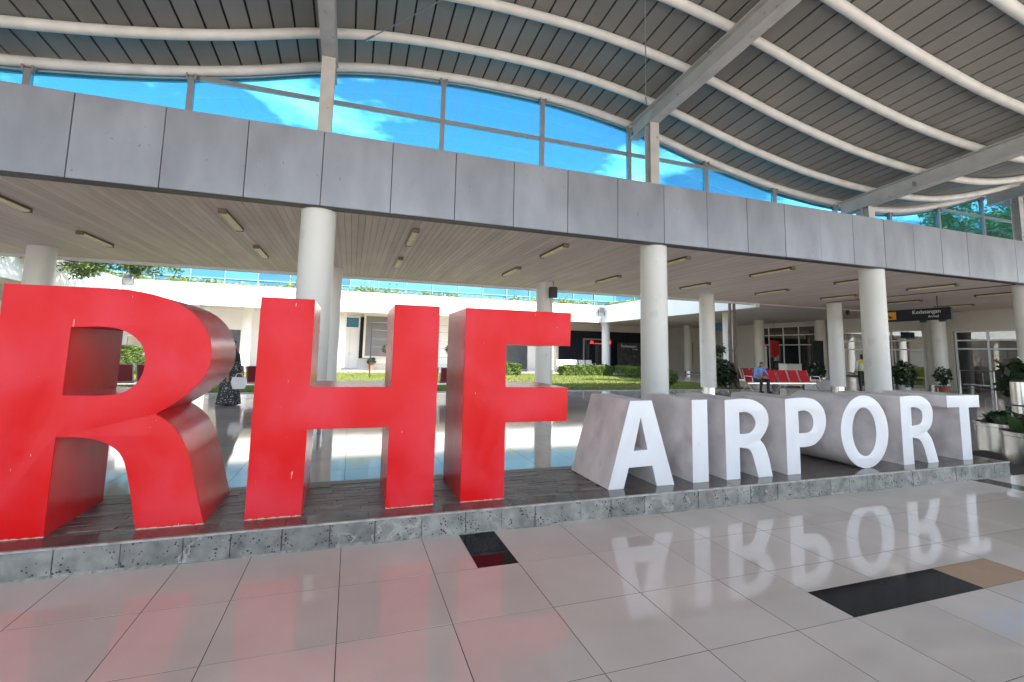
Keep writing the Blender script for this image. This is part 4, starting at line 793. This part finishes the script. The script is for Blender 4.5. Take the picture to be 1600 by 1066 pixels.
tree('garden_tree', (66, 31, 0), 10.0, [(0, 0, (0, 0))], blob(0, 0, 13.0, 4.6, 14, rs, 1.5), 900, 0.2, 'farther green tree behind the right glazing', 'leaf_bright', 34, r0=0.25)
tree('small_tree', (15.65, 17.45, 0), 1.35, [(0, 0, (0.1, 0.03))], [(0.35, 0.05, 1.75, .42, .35, .17), (-0.05, 0, 1.8, .3, .3, .14)], 420, 0.07, 'small dark flat-topped tree beside the fourth column', 'leaf_dark', 35, r0=0.06)
def shrub(loc, r, h, n, size, label, m, seed, pot=None, cat='plant', stems=4, name='potted_plant', zb=0.0, group=None):
    rs = np.random.RandomState(seed); t = thing(name, loc, label, cat, group); mb = MB()
    for k in range(stems): a = rs.uniform(0, 2*PI); mb.tube([(0, 0, zb), (r*.5*math.cos(a), r*.5*math.sin(a), zb+h*.5), (r*.7*math.cos(a+.4), r*.7*math.sin(a+.4), zb+h*.92)], [0.02, 0.014, 0.006], 5)
    mb.build('stems', M['trunk'], t, local=True)
    pts = [p for p in ellipsoid_pts((0, 0, zb+h*.55), (r, r, h*.48), n, rs, 0.45)]
    o = bpy.data.objects.new('leaves', leaf_mesh('leaves', pts, size, M[m], seed, 0.6)); COL.objects.link(o); o.parent = t
    if pot:
        kind, pr, ph, pmat = pot
        if kind == 'drum': MB().lathe([(pr, 0), (pr, ph*.86), (pr*1.03, ph*.88), (pr*1.03, ph), (pr*.96, ph), (pr*.96, ph*.93), (0.01, ph*.92)], 0, 0, 40).build('pot', M[pmat], t, local=True, smooth=True); MB().lathe([(pr*.94, ph*.93), (pr*.94, ph*.955), (pr*.5, ph*.99)], 0, 0, 30).build('soil', M['soil'], t, local=True)
        elif kind == 'round': MB().lathe([(pr*.8, 0), (pr, ph*.9), (pr*1.05, ph*.9), (pr*1.05, ph), (pr*.9, ph), (pr*.9, ph*.93), (0.01, ph*.92)], 0, 0, 28).build('pot', M[pmat], t, local=True, smooth=True)
        else: MB().cbox(-pr, pr, -pr*.6, pr*.6, 0, ph, 0.02).build('pot', M[pmat], t, local=True)
    return t
shrub((16.35, 17.75, 0), 0.62, 1.35, 1500, 0.09, 'dense dark shrub at the foot of the twin-stemmed tree', 'leaf_dark', 41, name='shrub', cat='shrub', stems=8)
shrub((24.35, 15.0, 0), 0.42, 1.42, 330, 0.13, 'tall potted plant with big dark leaves right of the third column', 'leaf_dark', 42, ('round', 0.24, 0.34, 'pot_white'))
shrub((20.9, 16.6, 0), 0.38, 0.95, 500, 0.08, 'wispy plant in a white box at the end of the red bench', 'leaf_dark', 43, ('box', 0.48, 0.50, 'pot_white'), zb=0.4)
shrub((14.6, 19.2, 0), 0.40, 0.75, 260, 0.10, 'small leafy plant on the shaded lawn right of the tall column', 'leaf', 44, name='shrub', cat='shrub')
shrub((26.4, 14.6, 0), 0.35, 0.95, 260, 0.09, 'low dark potted plant before the terminal column', 'leaf_dark', 45, ('round', 0.22, 0.3, 'terracotta'), zb=0.25)
shrub((10.6, 5.0, 0), 0.36, 0.20, 45, 0.16, 'round steel planter of broad leaves just behind the platform end', 'leaf_dark', 46, ('drum', 0.40, 0.47, 'steel'), zb=0.44, group='steel planters', name='steel_planter')
shrub((9.7, 4.2, 0), 0.36, 0.22, 45, 0.17, 'round steel planter of broad leaves nearest the right picture edge', 'leaf_dark', 47, ('drum', 0.42, 0.47, 'steel'), zb=0.44, group='steel planters', name='steel_planter')
sb = thing('steel_bin', (12.25, 5.5, 0), 'tall slim steel cylinder bin behind the planters at the right edge', 'bin')
MB().lathe([(0.17, 0), (0.17, 0.66)], 12.25, 5.5, 28).build('lower_drum', M['steel'], sb, smooth=True); MB().lathe([(0.155, 0.66), (0.155, 0.69)], 12.25, 5.5, 28).build('groove', M['dark'], sb, smooth=True)
MB().lathe([(0.17, 0.69), (0.17, 1.12)], 12.25, 5.5, 28).build('upper_drum', M['steel'], sb, smooth=True); MB().lathe([(0.15, 1.12), (0.15, 1.15), (0.12, 1.17)], 12.25, 5.5, 28).build('ash_tray', M['dark'], sb, smooth=True)
shrub((12.9, 5.8, 0), 0.34, 1.0, 200, 0.13, 'dark leafy plant standing behind the steel cylinder bin', 'leaf_dark', 48, ('round', 0.25, 0.6, 'charcoal'), zb=0.55)
cbn = thing('cabinet', (21.4, 18.4, 0), 'plain beige cabinet standing behind the end of the red bench', 'cabinet')
MB().cbox(20.9, 21.9, 18.2, 18.7, 0.05, 1.15, 0.01).build('carcass', M['beige'], cbn); MB().cbox(20.88, 21.92, 18.17, 18.72, 1.151, 1.18, 0.006).build('top', M['grey_wall'], cbn)
# black plant rack on the lawn
rk = thing('plant_rack', (3.1, 25.5, 0), 'thin black metal rack on the lawn with hanging plants', 'rack')
for x in (0.95, 3.05, 5.15): MB().box(x-0.03, x+0.03, 25.47, 25.53, 0, 2.88).build('post', M['dark'], rk)
for z in (2.86, 2.46, 2.0, 1.58, 1.12, 0.72): MB().tube([(0.97, 25.5, z), (5.13, 25.5, z)], 0.016, 6).build('bar', M['dark'], rk)
for k, (x, z) in enumerate(((1.72, 1.56), (4.95, 1.62), (2.6, 1.56), (3.6, 1.56))):
    t = thing('hanging_plant', (x, 25.42, z), ['dark hanging plant in a red pot on the left of the black rack', 'small hanging plant on the black rack in the gap between H and F', 'hanging plant on the middle of the black rack', 'hanging plant right of the middle of the black rack'][k], 'plant', 'plants hanging on the rack')
    rr = 0.17 if k != 1 else 0.10
    MB().lathe([(rr*.45, -0.30), (rr*.7, -0.08), (rr*.75, -0.08), (rr*.6, -0.10)], 0, 0, 16).build('pot', M['terracotta'], t, local=True, smooth=True)
    rs2 = np.random.RandomState(60+k); o = bpy.data.objects.new('leaves', leaf_mesh('leaves', ellipsoid_pts((0, 0, -0.05), (rr*1.3, rr*1.2, rr*1.4), 70, rs2, .4), 0.08, M['leaf_dark'], 60+k)); COL.objects.link(o); o.parent = t
    MB().tube([(0, 0, -0.08), (0, 0.05, 0.02)], 0.006, 5).build('hook', M['dark'], t, local=True)
shrub((1.35, 33.9, 0), 0.3, 0.55, 160, 0.09, 'red-leaved pot plant under the notice board', 'leaf_dark', 49, ('round', 0.2, 0.4, 'terracotta'), zb=0.36)

# ------------------------------------------------------------------ people
def person(name, loc, rz, label, shapes, mats, pick, voxel=0.011):
    """one continuous body: overlapping tapered limbs fused by a voxel remesh, coloured by garment"""
    mb = MB()
    for sh in shapes:
        if sh[0] == 'cap':
            _, a, b_, ra, rb_ = sh; a, b_ = Vector(a), Vector(b_); mb.tube([a, a*.75+b_*.25, (a+b_)/2, a*.25+b_*.75, b_], [ra, ra*.8+rb_*.25, (ra+rb_)/2*1.03, ra*.22+rb_*.8, rb_], 14); mb.ell(a, (ra,)*3, 7); mb.ell(b_, (rb_,)*3, 7)
        elif sh[0] == 'ell': mb.ell(sh[1], sh[2], 12)
        elif sh[0] == 'loft':
            vs = []; fs = []; n = 28
            for (cx, cy, z, rx, ry) in sh[1]:
                for k in range(n): vs.append((cx+rx*math.cos(2*PI*k/n)*(1+0.035*math.cos(7*2*PI*k/n)*max(0, 0.8-z)), cy+ry*math.sin(2*PI*k/n)*(1+0.035*math.cos(7*2*PI*k/n)*max(0, 0.8-z)), z))
            for i in range(len(sh[1])-1):
                for k in range(n): fs.append((i*n+k, i*n+(k+1) % n, (i+1)*n+(k+1) % n, (i+1)*n+k))
            fs.append(tuple(range(n-1, -1, -1))); fs.append(tuple(range((len(sh[1])-1)*n, len(sh[1])*n))); mb.add(vs, fs)
    me = mb.mesh('body', M['skin']); ob = bpy.data.objects.new('tmp', me); COL.objects.link(ob)
    md = ob.modifiers.new('r', 'REMESH'); md.mode = 'VOXEL'; md.voxel_size = voxel; md.use_smooth_shade = True
    sm = ob.modifiers.new('s', 'SMOOTH'); sm.iterations = 2; sm.factor = 0.4
    dg = bpy.context.evaluated_depsgraph_get(); me2 = bpy.data.meshes.new_from_object(ob.evaluated_get(dg)); bpy.data.objects.remove(ob)
    me2.materials.clear()
    for m in mats: me2.materials.append(m)
    for p in me2.polygons: p.material_index = pick(p.center)
    me2.shade_smooth()
    t = thing(name, loc, label, 'person', None, rz); b = bpy.data.objects.new('body', me2); COL.objects.link(b); b.parent = t; return t
def hand(p, d, side, r=0.0085):
    """palm plus five bent fingers; d = pointing direction, side = towards the thumb"""
    p = Vector(p); d = Vector(d).normalized(); s_ = Vector(side).normalized(); nrm = d.cross(s_); out = [('cap', p, p+d*.07, 0.026, 0.03)]
    for k, ln in enumerate((0.065, 0.075, 0.07, 0.055)):
        b0 = p+d*.085+s_*(0.030-0.02*k); m_ = b0+d*ln*.55+nrm*0.008; out += [('cap', b0-d*.02, m_, r*1.05, r), ('cap', m_, m_+d*ln*.4+nrm*.022, r, r*.8)]
    out += [('cap', p+d*.03+s_*.025, p+d*.065+s_*.06, r*1.2, r*1.05), ('cap', p+d*.065+s_*.06, p+d*.10+s_*.062+nrm*.012, r, r*.85)]
    return out
def head(cx, cy, cz, fd=(0, -1, 0)):
    f = Vector(fd).normalized(); sd_ = f.cross(Vector((0, 0, 1))); C_ = Vector((cx, cy, cz))
    return [('ell', C_, (0.078, 0.092, 0.112)), ('ell', C_+f*.03-Vector((0, 0, .055)), (0.055, 0.055, 0.055)), ('cap', C_+f*.085+Vector((0, 0, .015)), C_+f*.108-Vector((0, 0, .018)), 0.010, 0.014),
            ('ell', C_+f*.088-Vector((0, 0, .055)), (0.022, 0.014, 0.010)), ('ell', C_+sd_*.078, (0.012, 0.018, 0.03)), ('ell', C_-sd_*.078, (0.012, 0.018, 0.03)),
            ('ell', C_+f*.083+sd_*.03+Vector((0, 0, .012)), (0.012, 0.01, 0.009)), ('ell', C_+f*.083-sd_*.03+Vector((0, 0, .012)), (0.012, 0.01, 0.009))]
pat = mat('speckled_black_fabric', (0.03, 0.03, 0.034), 0.8, nscale=10, namt=0.3, stain=(0.42, 0.42, 0.44), sscale=28, sthr=0.57)
# woman in a patterned dress, walking right, bag in hand
W = [('loft', [(0, 0, 0.03, 0.27, 0.30), (0, 0, 0.3, 0.235, 0.255), (0, 0, 0.65, 0.195, 0.205), (0, 0, 0.95, 0.165, 0.16), (0, 0, 1.15, 0.175, 0.14), (0, 0, 1.30, 0.17, 0.125), (0, 0, 1.37, 0.10, 0.09)]),
     ('loft', [(0, 0.0, 1.08, 0.19, 0.165), (0, 0, 1.22, 0.195, 0.16), (0, 0, 1.34, 0.14, 0.12), (0, 0, 1.42, 0.085, 0.095), (0, 0, 1.48, 0.09, 0.105), (0, 0.01, 1.54, 0.098, 0.115), (0, 0.015, 1.60, 0.088, 0.10), (0, 0.02, 1.645, 0.05, 0.06)]),
     ('cap', (0.17, 0, 1.27), (0.22, -0.03, 1.0), 0.06, 0.052), ('cap', (0.22, -0.03, 1.0), (0.16, -0.20, 0.84), 0.05, 0.042), ('cap', (-0.17, 0, 1.27), (-0.22, 0.02, 1.0), 0.06, 0.052), ('cap', (-0.22, 0.02, 1.0), (-0.19, -0.10, 0.80), 0.05, 0.04),
     ('ell', (0.09, -0.12, 0.04), (0.05, 0.13, 0.04)), ('ell', (-0.09, -0.05, 0.04), (0.05, 0.13, 0.04)),
     ('cap', (0, -0.085, 1.545), (0, -0.115, 1.50), 0.01, 0.014), ('ell', (0, -0.06, 1.52), (0.062, 0.055, 0.085)), ('ell', (0, -0.105, 1.475), (0.02, 0.013, 0.008))] + hand((0.155, -0.21, 0.82), (-0.1, -0.3, -1), (0, -1, 0)) + hand((-0.19, -0.11, 0.78), (0.05, -0.1, -1), (0, -1, 0))
def pickw(p):
    if p.z > 1.38: return 2 if (p.y < -0.085 and abs(p.x) < 0.06 and 1.43 < p.z < 1.59) else 1
    if p.z > 1.07 and abs(p.x) < 0.20 and p.z > 1.10: return 1
    if (p.y < -0.17 and 0.68 < p.z < 0.83 and p.x > 0.08) or (p.x < -0.15 and p.z < 0.79 and p.z > 0.6 and p.y < -0.08): return 2
    return 1 if p.z < 0.06 else 0
wl_ = (-2.90, 13.85, 0)
person('person', wl_, math.radians(55), 'person in black headscarf and speckled dark dress carrying a white bag', W, [pat, M['black_cloth'], M['skin']], pickw)
bgm = MB(); bgm.add([(-0.13, -0.04, 0), (0.13, -0.04, 0), (0.13, 0.04, 0), (-0.13, 0.04, 0), (-0.18, -0.07, 0.17), (0.18, -0.07, 0.15), (0.18, 0.07, 0.15), (-0.18, 0.07, 0.17), (-0.15, -0.02, 0.30), (0.15, -0.02, 0.28), (0.15, 0.02, 0.28), (-0.15, 0.02, 0.30)],
        [(0, 3, 2, 1), (0, 1, 5, 4), (1, 2, 6, 5), (2, 3, 7, 6), (3, 0, 4, 7), (4, 5, 9, 8), (5, 6, 10, 9), (6, 7, 11, 10), (7, 4, 8, 11), (8, 9, 10, 11)])
bt = thing('carrier_bag', (-2.66, 13.68, 0.42), 'white plastic bag in the hand of the person in patterned dress', 'bag', None, math.radians(15))
bgm.build('sack', mat('white_plastic', (0.72, 0.72, 0.74), 0.4, bump=0.5, bscale=9), bt, local=True, smooth=True)
MB().tube([(-0.10, 0, 0.28), (-0.05, 0, 0.38), (0.05, 0, 0.38), (0.10, 0, 0.27)], 0.014, 6).build('handle', M['pot_white'], bt, local=True)
# man sitting on the red bench, leaning forward over his hands
S_ = [('ell', (0, 0.02, 0.55), (0.18, 0.15, 0.11)), ('cap', (0, 0.02, 0.58), (0, -0.12, 0.90), 0.145, 0.155), ('ell', (0, -0.15, 0.97), (0.20, 0.11, 0.10)), ('cap', (0, -0.17, 1.0), (0, -0.23, 1.10), 0.055, 0.052)] + head(0, -0.29, 1.17, (0, -1, -0.45)) + [
      ('cap', (0.19, -0.16, 0.99), (0.27, -0.25, 0.74), 0.062, 0.05), ('cap', (0.27, -0.25, 0.74), (0.08, -0.47, 0.63), 0.046, 0.034), ('cap', (-0.19, -0.16, 0.99), (-0.27, -0.25, 0.74), 0.062, 0.05), ('cap', (-0.27, -0.25, 0.74), (-0.07, -0.47, 0.64), 0.046, 0.034),
      ('cap', (0.10, 0, 0.53), (0.17, -0.44, 0.52), 0.095, 0.07), ('cap', (0.17, -0.44, 0.52), (0.16, -0.42, 0.10), 0.068, 0.045), ('cap', (-0.10, 0, 0.53), (-0.15, -0.44, 0.52), 0.095, 0.07), ('cap', (-0.15, -0.44, 0.52), (-0.16, -0.38, 0.10), 0.068, 0.045),
      ('ell', (0.17, -0.48, 0.045), (0.05, 0.14, 0.045)), ('ell', (-0.17, -0.44, 0.045), (0.05, 0.14, 0.045))] + hand((0.07, -0.48, 0.63), (-0.9, -0.4, -0.05), (0, 0, 1)) + hand((-0.06, -0.48, 0.645), (0.9, -0.45, -0.05), (0, 0, 1))
def picks(p):
    if p.z > 1.06: return 3 if (p.z > 1.20 and p.y > -0.36) or p.y > -0.24 else 2
    if p.z > 0.60 and (p.y > -0.28 or (p.z > 0.76)): return 0
    if p.y < -0.24 and 0.58 < p.z < 0.76 and (abs(p.x) < 0.25): return 2
    if p.z < 0.095: return 3
    return 1 if p.z < 0.60 else 0
person('person', (16.45, 15.80, 0), math.radians(-8), 'person in light blue shirt and dark trousers leaning forward on red bench', S_, [mat('blue_shirt', (0.16, 0.28, 0.60), 0.75, nscale=9), mat('dark_trousers', (0.015, 0.016, 0.022), 0.8), M['skin'], M['black_cloth']], picks)
# standing worker half hidden by the third column
V_ = [('cap', (0, 0, 0.98), (0, 0, 1.30), 0.15, 0.16), ('ell', (0, 0, 1.38), (0.205, 0.11, 0.09)), ('cap', (0, 0, 1.42), (0, 0, 1.52), 0.055, 0.05)] + head(0, -0.01, 1.60, (0, -1, -0.2)) + [
      ('cap', (0.20, 0, 1.38), (0.25, 0.02, 1.11), 0.06, 0.048), ('cap', (0.25, 0.02, 1.11), (0.24, -0.14, 0.90), 0.045, 0.033), ('cap', (-0.20, 0, 1.38), (-0.26, 0, 1.11), 0.06, 0.048), ('cap', (-0.26, 0, 1.11), (-0.22, -0.16, 0.93), 0.045, 0.033),
      ('cap', (0.09, 0, 0.93), (0.10, -0.01, 0.50), 0.095, 0.068), ('cap', (0.10, -0.01, 0.50), (0.10, 0.01, 0.09), 0.064, 0.044), ('cap', (-0.09, 0, 0.93), (-0.10, -0.01, 0.50), 0.095, 0.068), ('cap', (-0.10, -0.01, 0.50), (-0.11, 0.02, 0.09), 0.064, 0.044),
      ('ell', (0.10, -0.05, 0.045), (0.05, 0.13, 0.045)), ('ell', (-0.11, -0.04, 0.045), (0.05, 0.13, 0.045))] + hand((0.24, -0.15, 0.885), (0, -0.5, -0.8), (-1, 0, 0)) + hand((-0.22, -0.17, 0.915), (0, -0.5, -0.8), (1, 0, 0))
def pickv(p):
    if p.z > 1.47: return 3 if (p.z > 1.63 or p.y > 0.03) else 2
    if p.y < -0.10 and p.z < 0.96 and p.z > 0.7: return 2
    if p.z > 0.95: return 1 if abs(p.x) < 0.17 and (p.z > 1.25 or p.z < 1.02) else 0
    return 3 if p.z < 0.09 else 4
person('person', (22.15, 15.35, 0), math.radians(150), 'standing person in white shirt and yellow vest half hidden by the third column', V_, [M['pot_white'], M['hivis'], M['skin'], M['black_cloth'], M['charcoal']], pickv)
